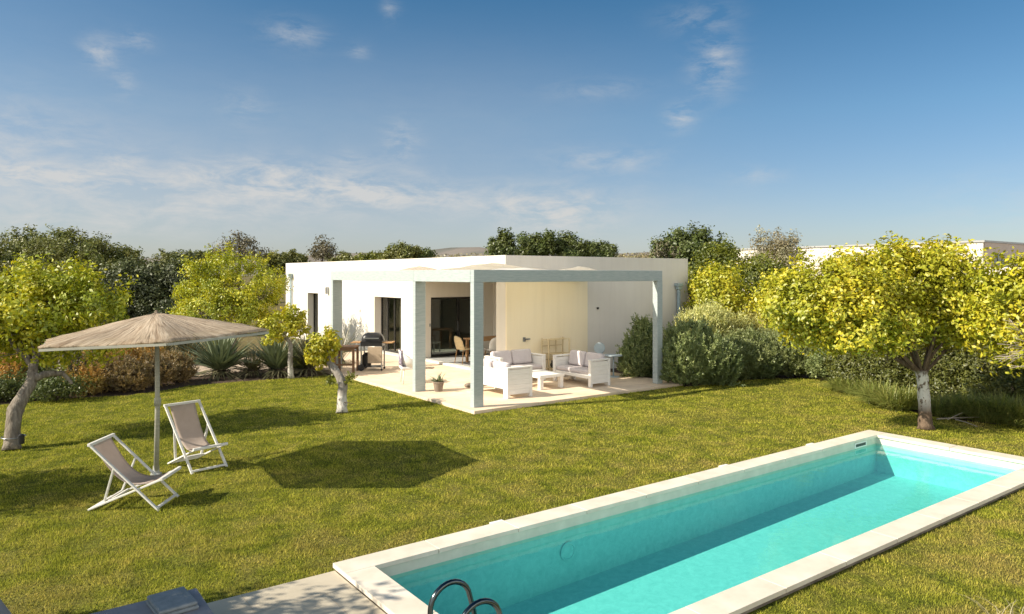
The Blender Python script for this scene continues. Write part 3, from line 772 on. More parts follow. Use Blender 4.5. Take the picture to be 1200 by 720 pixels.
# downpipe with hopper on the shaded wall, another at the far end of the sunlit wall
def downpipe(x, y, nx, ny, ztop):
    mb = MB(); mb.tube([(x-XF+nx*.09, y-YN+ny*.09, .02), (x-XF+nx*.09, y-YN+ny*.09, ztop)], .055, 14)
    dp = mb.build('downpipe', M['zinc'], house, smooth=True)
    mb = MB(); a, b = x-XF+nx*.10, y-YN+ny*.10
    mb.box(a-.12, a+.12, b-.09, b+.09, ztop, ztop+.10); mb.box(a-.085, a+.085, b-.07, b+.07, ztop-.10, ztop-.001); mb.build('hopper', M['zinc'], dp, bevel=.01)
downpipe(18.05, YN, 0, -1, 2.42)
downpipe(XF, 32.0, -1, 0, 2.75)
mb = MB(); hx(mb, XF-.12, XF-.001, 27.75, 27.87, 2.02, 2.30); mb.build('wall_lamp', M['steel'], house, bevel=.02)
mb = MB(); hx(mb, 14.55, 14.61, YN-.035, YN-.001, 1.78, 1.84); mb.build('wall_spout', M['darkframe'], house)
mb = MB(); hx(mb, 11.595, 11.65, 20.282, 20.299, 1.12, 1.22); mb.build('switch', M['greywood'], house)
# small wall tap on the cream panel
mb = MB(); hx(mb, 11.78, 11.86, YN-.075, YN-.056, .98, 1.10); hx(mb, 11.84, 11.98, YN-.13, YN-.09, 1.03, 1.07); mb.build('tap', M['steel'], house)

# ================================================================== PERGOLA
A = (8.13, 12.39); BX = 13.80
pg = thing('pergola', 'pale blue grey timber pergola frame over the paved terrace', 'pergola', (A[0], A[1], 0))
BT, BB = 2.90, 2.64
def px_(mb, x0, x1, y0, y1, z0, z1): mb.box(x0-A[0], x1-A[0], y0-A[1], y1-A[1], z0, z1)
for (x, y, wx, wy) in ((A[0], A[1], .24, .14), (A[0], 14.88, .275, .14), (A[0], 19.80, .29, .14), (BX-.19, A[1]-.01, .19, .16)):
    mb = MB(); px_(mb, x, x+wx, y, y+wy, .06, BB-.001); mb.build('post', M['pergola'], pg, bevel=.008)
mb = MB(); px_(mb, A[0]-.002, BX+.002, A[1]-.003, A[1]+.137, BB, BT); mb.build('beam', M['pergola'], pg, bevel=.008)
mb = MB(); px_(mb, A[0]-.004, A[0]+.18, A[1]+.139, 14.95, BB, BT); px_(mb, A[0]-.004, A[0]+.18, 14.953, 19.94, BB, BT); mb.build('beam', M['pergola'], pg, bevel=.008)
mb = MB(); px_(mb, BX-.16, BX, A[1]+.139, YN-.06, BB, BT); mb.build('beam', M['pergola'], pg, bevel=.008)
mb = MB(); px_(mb, A[0]+.182, XF-.003, 19.80, 19.94, BB, BT); mb.build('beam', M['pergola'], pg, bevel=.008)
mb = MB(); px_(mb, A[0]+.182, XF-.003, 14.88, 15.02, BB, BT-.02); mb.build('beam', M['pergola'], pg, bevel=.008)
# canvas
def canvas(x0, x1, y0, y1, peaks):
    nx, ny = 60, 60; vs = []; fs = []
    for i in range(nx + 1):
        for j in range(ny + 1):
            x = x0 + (x1 - x0) * i / nx; y = y0 + (y1 - y0) * j / ny
            z = 2.78
            for cx_, cy_, w_, h_ in peaks:
                r_ = math.hypot(x - cx_, (y - cy_) * .8) / w_
                z += h_ * max(0, 1 - r_) ** 1.15
            z += .010 * math.sin(x * 9 + 2 * math.sin(y * 2))
            vs.append((x - A[0], y - A[1], z))
    k = ny + 1
    for i in range(nx):
        for j in range(ny): fs.append((i*k+j, (i+1)*k+j, (i+1)*k+j+1, i*k+j+1))
    mb = MB(); mb.add(vs, fs); o = mb.build('canopy', M['canvas'], pg, smooth=True)
    s = o.modifiers.new('thick', 'SOLIDIFY'); s.thickness = .006
canvas(8.36, 11.0, 12.85, 14.84, [(9.6, 13.9, 2.2, .30)])
canvas(11.05, 13.6, 12.85, 15.5, [(12.6, 14.2, 1.2, .24)])
canvas(8.36, 11.15, 15.06, 19.7, [(9.75, 17.6, 1.2, .27)])

# ================================================================== TERRACE FURNITURE
def sofa(label, cat, loc, rz, length, depth=.68, ah=.64, group=None, ncush=2):
    t = thing('slatted_sofa', label, cat, loc, rz, group)
    aw = .09
    def slats(mb, axis, c0, c1, a0, a1, z0, z1, k, th):      # framed slat panel; axis: thickness direction
        fwd = .07
        for i in range(k):
            za = z0 + (z1 - z0) * i / k + .0004; zb = z0 + (z1 - z0) * (i+1) / k - .0004
            if axis == 'y': mb.box(a0+fwd, a1-fwd, c0+.008, c1-.008, za, zb)
            else: mb.box(c0+.008, c1-.008, a0+fwd, a1-fwd, za, zb)
        for s0, s1 in ((a0, a0+fwd), (a1-fwd, a1)):
            if axis == 'y': mb.box(s0, s1, c0, c1, 0, z1+.02)
            else: mb.box(c0, c1, s0, s1, 0, z1+.02)
    for s in (-1, 1):
        mb = MB(); y0 = s * length / 2; ya, yb = (y0, y0 + aw) if s < 0 else (y0 - aw, y0)
        slats(mb, 'y', ya, yb, -depth/2, depth/2, .08, ah-.03, 5, aw)
        mb.box(-depth/2-.004, depth/2+.004, ya-.004, yb+.004, ah-.009, ah+.025)
        mb.build('arm', M['whitewood'], t, bevel=.006)
    mb = MB(); L2 = length/2 - aw - .003
    slats(mb, 'x', -depth/2, -depth/2+.06, -L2, L2, .20, ah-.04, 4, .06); mb.build('backrest', M['whitewood'], t, bevel=.006)
    mb = MB(); mb.box(-depth/2+.063, depth/2-.012, -L2, L2, .20, .29); mb.build('seat_frame', M['whitewood'], t, bevel=.006)
    mb = MB(); mb.box(-depth/2+.065, depth/2-.02, -L2+.005, L2-.005, .2915, .40); mb.build('seat_cushion', M['cushion'], t, bevel=.04)
    for i in range(ncush):
        w_ = 2*L2 / ncush
        o = MB().box(-.07, .07, -w_/2+.012, w_/2-.012, 0, .38).build('back_cushion', M['cushion'], t, bevel=.055)
        o.location = (-depth/2 + .20, -L2 + w_ * (i + .5), .405); o.rotation_euler = (0, R(-14), R(random.uniform(-4, 4)))
    return t
sofa('white slatted sofa with its back to the corner pergola post', 'sofa', (9.3+.35, 13.54, .06), 0, 1.42, .70, .66, 'white slatted seats on the terrace')
sofa('white slatted sofa facing the front of the terrace, at the back against the cream wall', 'sofa', (11.07, 14.92, .06), R(-90), 1.46, .68, .64, 'white slatted seats on the terrace', 2)
sofa('white slatted sofa nearest the dark green bush, its cushions facing left', 'sofa', (12.19, 13.65, .06), R(180), 1.44, .66, .64, 'white slatted seats on the terrace')
ct = thing('coffee_table', 'low white wooden coffee table standing between the three sofas', 'coffee table', (11.02, 13.82, .06))
mb = MB(); mb.box(-.38,.38,-.46,.46,.27,.34); mb.build('tabletop', M['whitewood'], ct, bevel=.006)
for sx in (-1,1):
    for sy in (-1,1):
        mb = MB(); mb.box(sx*.36-.05*(sx>0)*2+.0, sx*.36+.10*(sx<0), sy*.44-.10*(sy>0), sy*.44+.10*(sy<0), 0, .269); mb.build('leg', M['whitewood'], ct, bevel=.006)
# bamboo rack leaning on the wall
rk = thing('bamboo_rack', 'slender bamboo shelf rack standing against the cream wall behind the sofas', 'rack', (12.72, 15.28, .06))
for sx in (-.37, .37):
    for sy in (-.14, .14):
        mb = MB(); mb.tube([(sx, sy, 0), (sx, sy, 1.0 if sy > 0 else .98)], .017, 8); mb.build('upright', M['bamboo'], rk, smooth=True)
for z in (.18, .58, .97):
    mb = MB(); mb.box(-.355,.355,-.125,.125,z-.012,z); mb.build('shelf', M['bamboo'], rk)
for z in (.40, .78):
    mb = MB(); mb.bar((-.36,.14,z),(.36,.14,z),.02,.02); mb.build('rail', M['bamboo'], rk)
for sx in (-.12, .12): MB().bar((sx,.14,.59),(sx,.14,.957),.018,.018).build('spindle', M['bamboo'], rk)
pot = thing('clay_jar', 'small dark jar standing under the bamboo rack', 'jar', (12.62, 15.26, .24))
MB().lathe([(.05,0),(.085,.05),(.09,.10),(.06,.16),(.065,.18),(.0,.18)], 20).build('jar_body', M['darkframe'], pot, smooth=True)
MB().lathe([(.066,.181),(.07,.2),(.02,.215)], 20).build('lid', M['terracotta'], pot, smooth=True)
# round backed chair and little side table in the shade
wc = thing('round_backed_chair', 'pale blue round backed garden chair in the shade by the wall', 'chair', (13.62, 14.55, .06), R(215))
mt_ = Matrix.Translation((-.19, 0, .70)) @ Matrix.Rotation(R(80), 4, 'Y')
b2 = MB().lathe([(.145,-.012),(.158,0),(.145,.012)], 28); mb = MB(); mb.add([mt_ @ Vector(v) for v in b2.v], b2.f); mb.build('backrest', M['paleblue'], wc, smooth=False)
MB().lathe([(.20,.42),(.215,.435),(.20,.45)], 28).build('seat', M['paleblue'], wc)
for a in (45, 135, 225, 315):
    mb = MB(); c, s_ = math.cos(R(a)), math.sin(R(a)); mb.tube([(.15*c,.15*s_,.42),(.21*c,.21*s_,0)], .012, 8); mb.build('leg', M['paleblue'], wc, smooth=True)
mb = MB(); mb.tube([(-.16,.08,.44),(-.19,.08,.66)], .012, 8); mb.tube([(-.16,-.08,.44),(-.19,-.08,.66)], .012, 8); mb.build('back_support', M['paleblue'], wc)
st = thing('side_table', 'small round pale side table beside the round backed chair', 'table', (13.62, 13.95, .06))
MB().lathe([(.24,.56),(.25,.57),(.25,.585),(.24,.59)], 28).build('tabletop', M['paleblue'], st)
MB().tube([(0,0,.02),(0,0,.56)], .02, 12).build('leg', M['paleblue'], st, smooth=True)
MB().lathe([(.16,0),(.16,.015),(.03,.03)], 24).build('base', M['paleblue'], st)

# wicker armchair by the middle post
wa = thing('wicker_armchair', 'white wicker armchair with a patterned mauve cloth over it by the middle post', 'armchair', (8.77, 16.25, .06), R(-20))
MB().box(-.29,.29,-.27,.27,.36,.42).build('seat', M['wicker'], wa, bevel=.03)
vs, fs = [], []
for i in range(25):
    a = R(88) + R(184) * i / 24; top = .84 - .24 * abs((i - 12) / 12) ** 1.3
    for z, r_ in ((.41, .26), (.42+(top-.42)*.5, .30), (top, .33)): vs.append((r_*math.cos(a)*1.0, r_*math.sin(a)*1.05, z))
for i in range(24):
    for j in range(2): fs.append((i*3+j, (i+1)*3+j, (i+1)*3+j+1, i*3+j+1))
mb = MB(); mb.add(vs, fs); o = mb.build('shell_back', M['wicker'], wa, smooth=True); s_ = o.modifiers.new('t','SOLIDIFY'); s_.thickness = .02
for sx, sy in ((.24,.22),(.24,-.22),(-.22,.22),(-.22,-.22)):
    MB().tube([(sx,sy,.36),(sx*1.1,sy*1.1,0)], .016, 8).build('leg', M['wicker'], wa, smooth=True)
cl_ = MB(); vs, fs = [], []
for i in range(13):
    for j in range(13):
        u, v = i/12, j/12; y = -.22 + .40*u
        if v < .5: x, z = -.30 + .03*math.sin(u*7), .84 - (.84-.47)*v*2
        else: x, z = -.28 + .42*(v-.5)*2, .45 + .015*math.sin(u*9+v*7)
        vs.append((x + .02*math.sin(u*11), y, z))
for i in range(12):
    for j in range(12): fs.append((i*13+j,(i+1)*13+j,(i+1)*13+j+1,i*13+j+1))
cl_.add(vs, fs); o = cl_.build('draped_cloth', M['purplecloth'], None, smooth=True, loc=(8.77,16.25,.06), rot=(0,0,R(-20)))
s_ = o.modifiers.new('t','SOLIDIFY'); s_.thickness = .015
tag(o, 'mauve and white patterned cloth thrown over the wicker armchair', 'cloth')
# potted plant
pp = thing('potted_plant', 'small spiky plant in a clay pot at the foot of the middle post', 'plant', (8.62, 14.65, .06))
MB().lathe([(.09,0),(.125,.20),(.135,.20),(.135,.235),(.115,.235),(.11,.19),(.0,.19)], 24).build('pot', M['terracotta'], pp, smooth=False)
v, f = blades(40, .05, .26, .028, 1.1, 4, .5); v[:,2] += .19; npmesh('foliage', v, f, M['agave'], pp)
tag(MB().lathe([(.10,0),(.13,.03),(.12,.07),(.05,.10),(.0,.11)], 20).build('stone_bowl', M['terracotta'], None, smooth=True, loc=(9.55,14.75,.06)), 'little sandy stone bowl lying on the paving beyond the middle post', 'bowl')

def flat2(d, lat, z=0.0):
    p = FW * d + RT * lat; return Vector((p.x, p.y, z))
# wooden side table near the barbecue
tb = thing('wooden_table', 'weathered brown wooden table at the end of the terrace by the barbecue', 'table', tuple(flat2(20.3, -4.67, .06)), R(-38))
mb = MB()
for i in range(5): mb.box(-.31, .31, -.28+i*.113, -.28+i*.113+.106, .70, .73)
mb.build('tabletop', M['darkwood'], tb)
for sx in (-1,1):
    for sy in (-1,1): MB().box(sx*.26-.03, sx*.26+.03, sy*.24-.03, sy*.24+.03, 0, .699).build('leg', M['darkwood'], tb)
MB().box(-.23,.23,-.26,-.235,.62,.698).build('apron', M['darkwood'], tb); MB().box(-.23,.23,.235,.26,.62,.698).build('apron', M['darkwood'], tb); MB().box(-.23,.23,-.25,-.226,.20,.25).build('stretcher', M['darkwood'], tb)
# barbecue
bq = thing('gas_barbecue', 'black lidded barbecue on a wheeled cart with wooden side shelves', 'barbecue', tuple(at(437, 433.5, .06)), R(-36.3))
def sgp(v, p): return math.copysign(abs(v) ** p, v)
vs, fs = [], []; nu, nv = 28, 10
for i in range(nv + 1):
    ph = math.pi/2 * i / nv
    for k in range(nu):
        th = 2*math.pi*k/nu; c = math.cos(ph) ** .55
        vs.append((.315*c*sgp(math.cos(th), .5), .26*c*sgp(math.sin(th), .6), .842 + .235*math.sin(ph)))
for i in range(nv):
    for k in range(nu): fs.append((i*nu+k, i*nu+(k+1)%nu, (i+1)*nu+(k+1)%nu, (i+1)*nu+k))
MB().add(vs, fs).build('lid', M['black'], bq, smooth=True)
MB().bar((-.22,-.30,.93),(.22,-.30,.93),.025,.025).bar((-.2,-.30,.93),(-.2,-.24,.93),.02,.02).bar((.2,-.30,.93),(.2,-.24,.93),.02,.02).build('lid_handle', M['steel'], bq)
MB().box(-.31,.31,-.25,.25,.70,.838).build('firebox', M['black'], bq, bevel=.01)
for s_ in (-1,1): MB().box(*sorted((s_*.315, s_*.60)), -.22,.22,.78,.81).build('side_shelf', M['oak'], bq, bevel=.006)
MB().box(-.10,.30,-.262,-.24,.22,.68).build('front_panel', M['tanpanel'], bq, bevel=.008)
MB().tube([(-.18,0,.12),(-.18,0,.42)], .13, 18).tube([(-.18,0,.42),(-.18,0,.5)], [.13,.05], 18).build('gas_bottle', M['darkframe'], bq, smooth=False)
for sx in (-.29,.29):
    for sy in (-.22,.22): MB().box(sx-.018,sx+.018,sy-.018,sy+.018,.06,.70).build('leg', M['steel'], bq)
MB().box(-.27,.27,-.20,.20,.10,.118).build('bottom_shelf', M['darkframe'], bq)
for sy in (-.245,.245):
    m_ = Matrix.Translation((-.29, sy, .095)) @ Matrix.Rotation(R(90),4,'X'); b2 = MB().lathe([(.05,-.03),(.095,-.03),(.095,.03),(.05,.03)], 20)
    MB().add([m_ @ Vector(v) for v in b2.v], b2.f).build('wheel', M['black'], bq)
for sy in (-.22,.22): MB().lathe([(.02,.0),(.035,.02),(.03,.058)], 12, (.29, sy, 0)).build('caster', M['black'], bq)

# dining set on the recessed terrace
dt = thing('dining_table', 'oak dining table on the covered terrace in front of the glass doors', 'dining table', (12.75, 18.3, .116), R(4))
MB().box(-.85,.85,-.45,.45,.70,.745).build('tabletop', M['oak'], dt, bevel=.006)
for sx in (-1,1):
    for sy in (-1,1): MB().box(sx*.76-.035, sx*.76+.035, sy*.37-.035, sy*.37+.035, 0, .699).build('leg', M['oak'], dt)
def shell_chair(label, loc, rz, mat, group='chairs at the dining table'):
    t = thing('dining_chair', label, 'chair', loc, rz, group)
    vs, fs = [], []
    for i in range(11):
        for j in range(9):
            u, v = i/10, (j/8-.5)*2
            if u < .5: x = .22 - .44*u*2; z = .44 - .02*math.sin(u*6) + .03*v*v
            else: k = (u-.5)*2; x = -.22 - .10*k + .07*v*v; z = .44 + .40*k - .06*v*v*k
            w_ = .23 * (1 - .25*max(0,(u-.8)/.2)**2); vs.append((x, v*w_, z))
    for i in range(10):
        for j in range(8): fs.append((i*9+j, i*9+j+1, (i+1)*9+j+1, (i+1)*9+j))
    o = MB().add(vs, fs).build('shell', mat, t, smooth=True); s_ = o.modifiers.new('t','SOLIDIFY'); s_.thickness = .02
    for sx, sy in ((.17,.17),(.17,-.17),(-.17,.17),(-.17,-.17)): MB().tube([(sx,sy,.43),(sx*1.35,sy*1.3,0)], .014, 8).build('leg', M['oak'], t, smooth=True)
    return t
shell_chair('tan shell dining chair at the left end of the oak table', (11.78, 18.45, .116), R(0), M['bamboo'])
shell_chair('pale cream shell dining chair on the near side of the oak table', (12.35, 17.75, .116), R(80), M['plasticwhite'])
shell_chair('brown wooden dining chair beside the oak table, seen between post and wall', (13.15, 17.72, .116), R(100), M['oak'])
# white chair indoors, behind the fixed pane
ic = thing('white_chair', 'white high backed chair standing indoors behind the glass door', 'chair', (12.28, 21.25, .06), R(-65))
MB().box(-.2,.2,-.2,.2,.43,.47).build('seat', M['plasticwhite'], ic, bevel=.01)
for sy in (-.18,.18): MB().bar((-.19,sy,0),(-.24,sy,1.02),.035,.035).build('leg', M['plasticwhite'], ic)
for sy in (-.17,.17): MB().box(.15,.185,sy-.0175,sy+.0175,0,.429).build('leg', M['plasticwhite'], ic)
mb = MB()
for z in (.62,.78,.94): mb.bar((-.215-.03*(z-.6),-.165,z),(-.215-.03*(z-.6),.165,z),.05,.02)
mb.build('backrest', M['plasticwhite'], ic)

# ================================================================== LAWN FURNITURE
def flat(d, lat, z=0.0):
    p = FW * d + RT * lat; return Vector((p.x, p.y, z))
ub = flat(10.1, -4.99); uc = flat(9.86, -4.86, 0)
um = thing('straw_parasol', 'round topped straw matting parasol on a greyed wooden pole in the lawn', 'parasol', tuple(ub), 0)
ptop = uc - ub
MB().tube([(0,0,-.02), tuple(ptop*.5*.96+Vector((.012,0,1.0))), (ptop.x*.9, ptop.y*.9, 2.04)], [.034,.032,.028], 14).build('pole', M['pole'], um, smooth=True)
MB().lathe([(.045,0),(.045,.10),(.036,.11)], 16, (ptop.x*.45+.012, ptop.y*.45, .98)).build('collar', M['pole'], um, smooth=True)
MB().lathe([(.075,0),(.075,.012),(.045,.03),(.04,.12)], 18).build('base_socket', M['greywood'], um)
RAD, APX, RIM = 1.52, 2.25, 1.965
crv = Matrix.Translation((ptop.x, ptop.y, 0)) @ Matrix.Translation((0,0,2.1)) @ Matrix.Rotation(R(-36.3), 4, 'Z') @ Matrix.Rotation(R(-3.6), 4, 'Y').inverted() @ Matrix.Translation((0,0,-2.1))
crv = Matrix.Translation((ptop.x, ptop.y, 2.1)) @ Matrix.Rotation(R(-36.3), 4, 'Z') @ Matrix.Rotation(R(-2.6), 4, 'Y') @ Matrix.Translation((0,0,-2.1))
nr, na = 14, 96; vs, fs = [], []
for i in range(nr + 1):
    for k in range(na):
        a = 2*math.pi*k/na; s6 = (a % (math.pi/3)) - math.pi/6
        rr = RAD * math.cos(math.pi/6) / math.cos(s6)
        t = .03 + .97*i/nr
        sag = .065 * math.cos(s6*3)**2 * math.sin(math.pi*min(1,t*.9))*t
        r_ = rr * t * (1 - .025*math.cos(s6*3)**2*t)
        z = APX - (APX-RIM) * t**1.06 - sag + random.uniform(-.006,.006)
        if i == nr: r_ *= random.uniform(.992,1.012); z -= random.uniform(0,.012)
        vs.append(tuple(Vector((r_*math.cos(a), r_*math.sin(a), z-APX))))
for i in range(nr):
    for k in range(na):
        k2 = (k+1) % na; fs.append((i*na+k, i*na+k2, (i+1)*na+k2, (i+1)*na+k))
can = MB().add(vs, fs).build('canopy', M['reed'], um, smooth=True)
can.matrix_local = crv @ Matrix.Translation((0,0,APX))
s_ = can.modifiers.new('t','SOLIDIFY'); s_.thickness = .022; s_.offset = -1
for k in range(6):
    a = math.pi/3*k; c, s_ = math.cos(a), math.sin(a)
    rb_ = MB().tube([(.05*c,.05*s_,APX-.045),(RAD*.5*c,RAD*.5*s_,(APX+RIM)/2-.035),(RAD*.97*c,RAD*.97*s_,RIM-.03)], .013, 8).build('rib', M['pole'], um, smooth=True)
    rb_.matrix_local = crv
    sb_ = MB().tube([(.03*c,.03*s_,1.86),(RAD*.52*c,RAD*.52*s_,(APX+RIM)/2-.045)], .009, 8).build('strut', M['pole'], rb_, smooth=True)
ring = [Vector((RAD*.995*math.cos(math.pi/3*k), RAD*.995*math.sin(math.pi/3*k), RIM-.03)) for k in range(6)]
mb = MB()
for k in range(6): mb.bar(ring[k], ring[(k+1)%6], .03, .03)
rm_ = mb.build('rim', M['pole'], um); rm_.matrix_local = crv
hb = MB().lathe([(.05,1.82),(.05,1.90),(.03,1.92),(.03,APX-.02)], 16).build('hub', M['pole'], um, smooth=True); hb.matrix_local = crv
fn = MB().lathe([(.075,APX-.02),(.06,APX+.015),(.02,APX+.035),(.018,APX+.06),(.0,APX+.065)], 16).build('finial', M['reed'], um, smooth=True); fn.matrix_local = crv

def deckchair(label, loc, rz, tz, sz, tx=0.0, fx=.84, sx=.87, rx=0.0, w=.27):
    t = thing('deckchair', label, 'deckchair', loc, rz, 'deckchairs beside the straw parasol')
    wb, wf = w, w - .035
    mb = MB()
    for s in (-1,1): mb.bar((tx, s*wb, tz), (fx, s*wb, 0), .022, .036, (0,1,0))
    mb.bar((tx+.012, -wb-.02, tz-.012), (tx+.012, wb+.02, tz-.012), .035, .035); mb.bar((fx-.03,-wb,.032),(fx-.03,wb,.032),.028,.028)
    mb.build('back_frame', M['chairframe'], t, bevel=.004)
    mb = MB()
    for s in (-1,1): mb.bar((rx, s*wf, 0.012), (sx, s*wf, sz), .022, .036, (0,1,0))
    mb.bar((sx-.01,-wb,sz),(sx-.01,wb,sz),.035,.035)
    for k in (.04,.12,.20,.28): mb.bar((rx+sx*k, -wf, .012+sz*k), (rx+sx*k, wf, .012+sz*k), .026,.026)
    mb.build('seat_frame', M['chairframe'], t, bevel=.004)
    q = .36; bx, bz = tx+(fx-tx)*q, tz*(1-q); ex = rx+(sx-rx)*.20; ez = sz*.20+.03
    mb = MB()
    for s in (-1,1): mb.bar((bx, s*(wb+.0), bz), (ex, s*(wb-.06), ez), .02, .034, (0,1,0))
    mb.bar((ex,-wb+.05,ez),(ex,wb-.05,ez),.022,.022); mb.build('prop', M['chairframe'], t, bevel=.004)
    vs, fs = [], []; n_ = 26; P0, P3 = Vector((tx,0,tz)), Vector((sx,0,sz))
    P1 = P0 + Vector((.28,0,-.50*tz/.8)); P2 = Vector((.42, 0, max(.10, sz-.20)))
    for i in range(n_+1):
        u = i/n_; p = P0*(1-u)**3 + P1*3*u*(1-u)**2 + P2*3*u*u*(1-u) + P3*u**3
        for j in range(9):
            v = (j/8-.5)*2; vs.append((p.x, v*(wf-.03-.012*math.sin(math.pi*u)), p.z + .012*v*v*math.sin(math.pi*u)))
    for i in range(n_):
        for j in range(8): fs.append((i*9+j, i*9+j+1, (i+1)*9+j+1, (i+1)*9+j))
    o = MB().add(vs, fs).build('sling', M['sling'], t, smooth=True); s_ = o.modifiers.new('t','SOLIDIFY'); s_.thickness = .004
    return t
deckchair('low reclined deckchair left of the parasol pole, taupe sling and white frame', tuple(flat(8.77,-5.03)), R(-34), .80, .37, tx=.02)
deckchair('upright deckchair right of the parasol pole, taupe sling facing the pool', tuple(flat(10.80,-4.93)), R(-76), .88, .345, tx=-.04, fx=.80, sx=.83, w=.255)

# sun lounger in the corner
sl = thing('sun_lounger', 'grey sun lounger on the pale deck with a folded slate towel at its foot', 'sun lounger', (.37, 5.66, .03))
L0, L1, Wd = -.75, .98, .32
MB().box(L0,L1,-Wd,-Wd+.05,.22,.30).box(L0,L1,Wd-.05,Wd,.22,.30).box(L1-.05,L1-.0005,-Wd+.0505,Wd-.0505,.22,.30).box(L0,L0+.05,-Wd+.0505,Wd-.0505,.22,.30).build('frame', M['greywood'], sl, bevel=.006)
for sx in (L0+.12, L1-.12):
    for sy in (-Wd+.025, Wd-.025): MB().box(sx-.03,sx+.03,sy-.0249,sy+.0249,0,.2199).build('leg', M['greywood'], sl)
MB().box(.02,L1-.01,-Wd+.01,Wd-.01,.301,.335).build('sling', M['lounger'], sl, bevel=.01)
MB().box(-.035,.035,-Wd+.01,Wd-.01,0,.62).build('backrest', M['lounger'], sl, bevel=.012, loc=(-.17,0,.31), rot=(0,R(-28),0))
tw = MB().box(-.14,.14,-.18,.18,0,.03).box(-.135,.13,-.175,.17,.031,.06).build('folded_towel', M['towel'], None, bevel=.02, loc=(1.12,5.74,.366), rot=(0,0,R(4)))
tag(tw, 'folded slate grey towel lying on the foot of the sun lounger', 'towel')

# ================================================================== TREES
def P3(base, px, py, d): return tuple(dl(px, d, H - (py - 322) * d / FPX) - Vector(base))
# left citrus with the leaning trunk
b = at(14, 527); B0 = 11.53
tr = tree('citrus_tree', 'lemon tree with a leaning bent grey trunk at the left edge of the lawn', 'tree', tuple(b),
     [(0,0,0), P3(b,15,500,11.6), P3(b,18,480,11.7), P3(b,28,463,11.8), P3(b,37,448,11.9), P3(b,39,427,12.0)], [.115,.105,.12,.095,.085,.065],
     [bp(b,20,372,12.3,48,40), bp(b,68,352,12.9,46,42), bp(b,112,362,12.8,36,36), bp(b,-35,368,12.2,50,44), bp(b,50,398,12.6,62,24,.8), bp(b,40,338,13.2,40,26)],
     M['citrus'], M['bark'], 26000, .080, 290, .12, 'citrus trees around the lawn', ragged=.42, shell=.3)
v, f = leaf_cloud(500, [bp(b,118,408,12.4,14,12)], .09, 20, .08); tag(npmesh('low_spray', v, f, M['citrus'], tr), kind='stuff')
mb = MB(); limb(mb, P3(b,42,442,11.9), P3(b,72,437,12.3), .075, .045, .05); limb(mb, P3(b,72,437,12.3), P3(b,84,450,12.3), .04, .03, .05); mb.build('low_branch', M['bark'], tr, smooth=True)
mb = MB(); mb.tube([Vector(P3(b,16,512,11.6))+Vector((.165*math.cos(k*.3927),.165*math.sin(k*.3927),0)) for k in range(17)], .008, 6); mb.build('tie_wire', M['steel'], tr, smooth=True)
o = MB().lathe([(.02,-.09),(.045,-.08),(.045,.05),(.02,.07)], 14).build('garden_lamp', M['black'], None, smooth=False, loc=tuple(Vector(b)+Vector(P3(b,25,514,11.4))))
tag(o, 'small black lamp fixed to the trunk of the leaning lemon tree', 'lamp')
# rounded citrus before the house
b = dl(272, 25.5); b.z = 0
tree('citrus_tree', 'rounded lemon tree between the dark shrubs and the left end of the house', 'tree', tuple(b), [(0,0,0),(.05,0,.5),(0,.05,1.0)], [.14,.11,.09],
     [bp(b,240,342,25.2,36,40), bp(b,285,335,25.5,42,38), bp(b,315,350,25.8,28,40), bp(b,265,372,25.2,58,30), bp(b,262,318,25.8,34,18)],
     M['citrus'], M['bark'], 28000, .088, 280, .14, 'citrus trees around the lawn', ragged=.34, shell=.3)
# two young trees by the terrace
b = at(341, 443.5)
tree('young_tree', 'slim young lemon tree with a pale trunk in front of the agaves', 'tree', tuple(b), [(0,0,0), P3(b,340,425,19.4), P3(b,341,403,19.4), P3(b,335,396,19.4)], [.075,.065,.055,.045],
     [bp(b,330,382,19.3,21,13), bp(b,343,372,19.5,13,12), bp(b,320,398,19.3,10,6), bp(b,348,384,19.4,10,10)], M['citrus_yellow'], M['bark_lime_small'], 3400, .09, 80, .07, 'young lemon trees by the terrace', twigs=2)
b = at(401, 484)
tr = tree('young_tree', 'stubby young lemon tree with a crooked whitewashed trunk near the terrace corner', 'tree', tuple(b), [(0,0,0), P3(b,401,462,14.7), P3(b,402,451,14.7), P3(b,396,438,14.8), P3(b,385,424,14.9)], [.105,.095,.09,.085,.06],
     [bp(b,380,408,14.9,15,17), bp(b,372,420,14.9,11,13), bp(b,387,402,15.0,9,12)], M['citrus_yellow'], M['bark_lime_small'], 2600, .08, 60, .055, 'young lemon trees by the terrace', twigs=2, limb_r=.04)
mb = MB(); limb(mb, P3(b,403,455,14.7), P3(b,411,441,14.6), .022, .008, .2); limb(mb, P3(b,401,472,14.6), P3(b,414,473,14.5), .014, .006, .1); mb.build('side_shoot', M['bark_dark'], tr, smooth=True)
v, f = leaf_cloud(160, [bp(b,388,445,14.7,5,4), bp(b,410,441,14.6,3,4)], .07, 12, .04); npmesh('low_leaves', v, f, M['citrus_green'], tr)
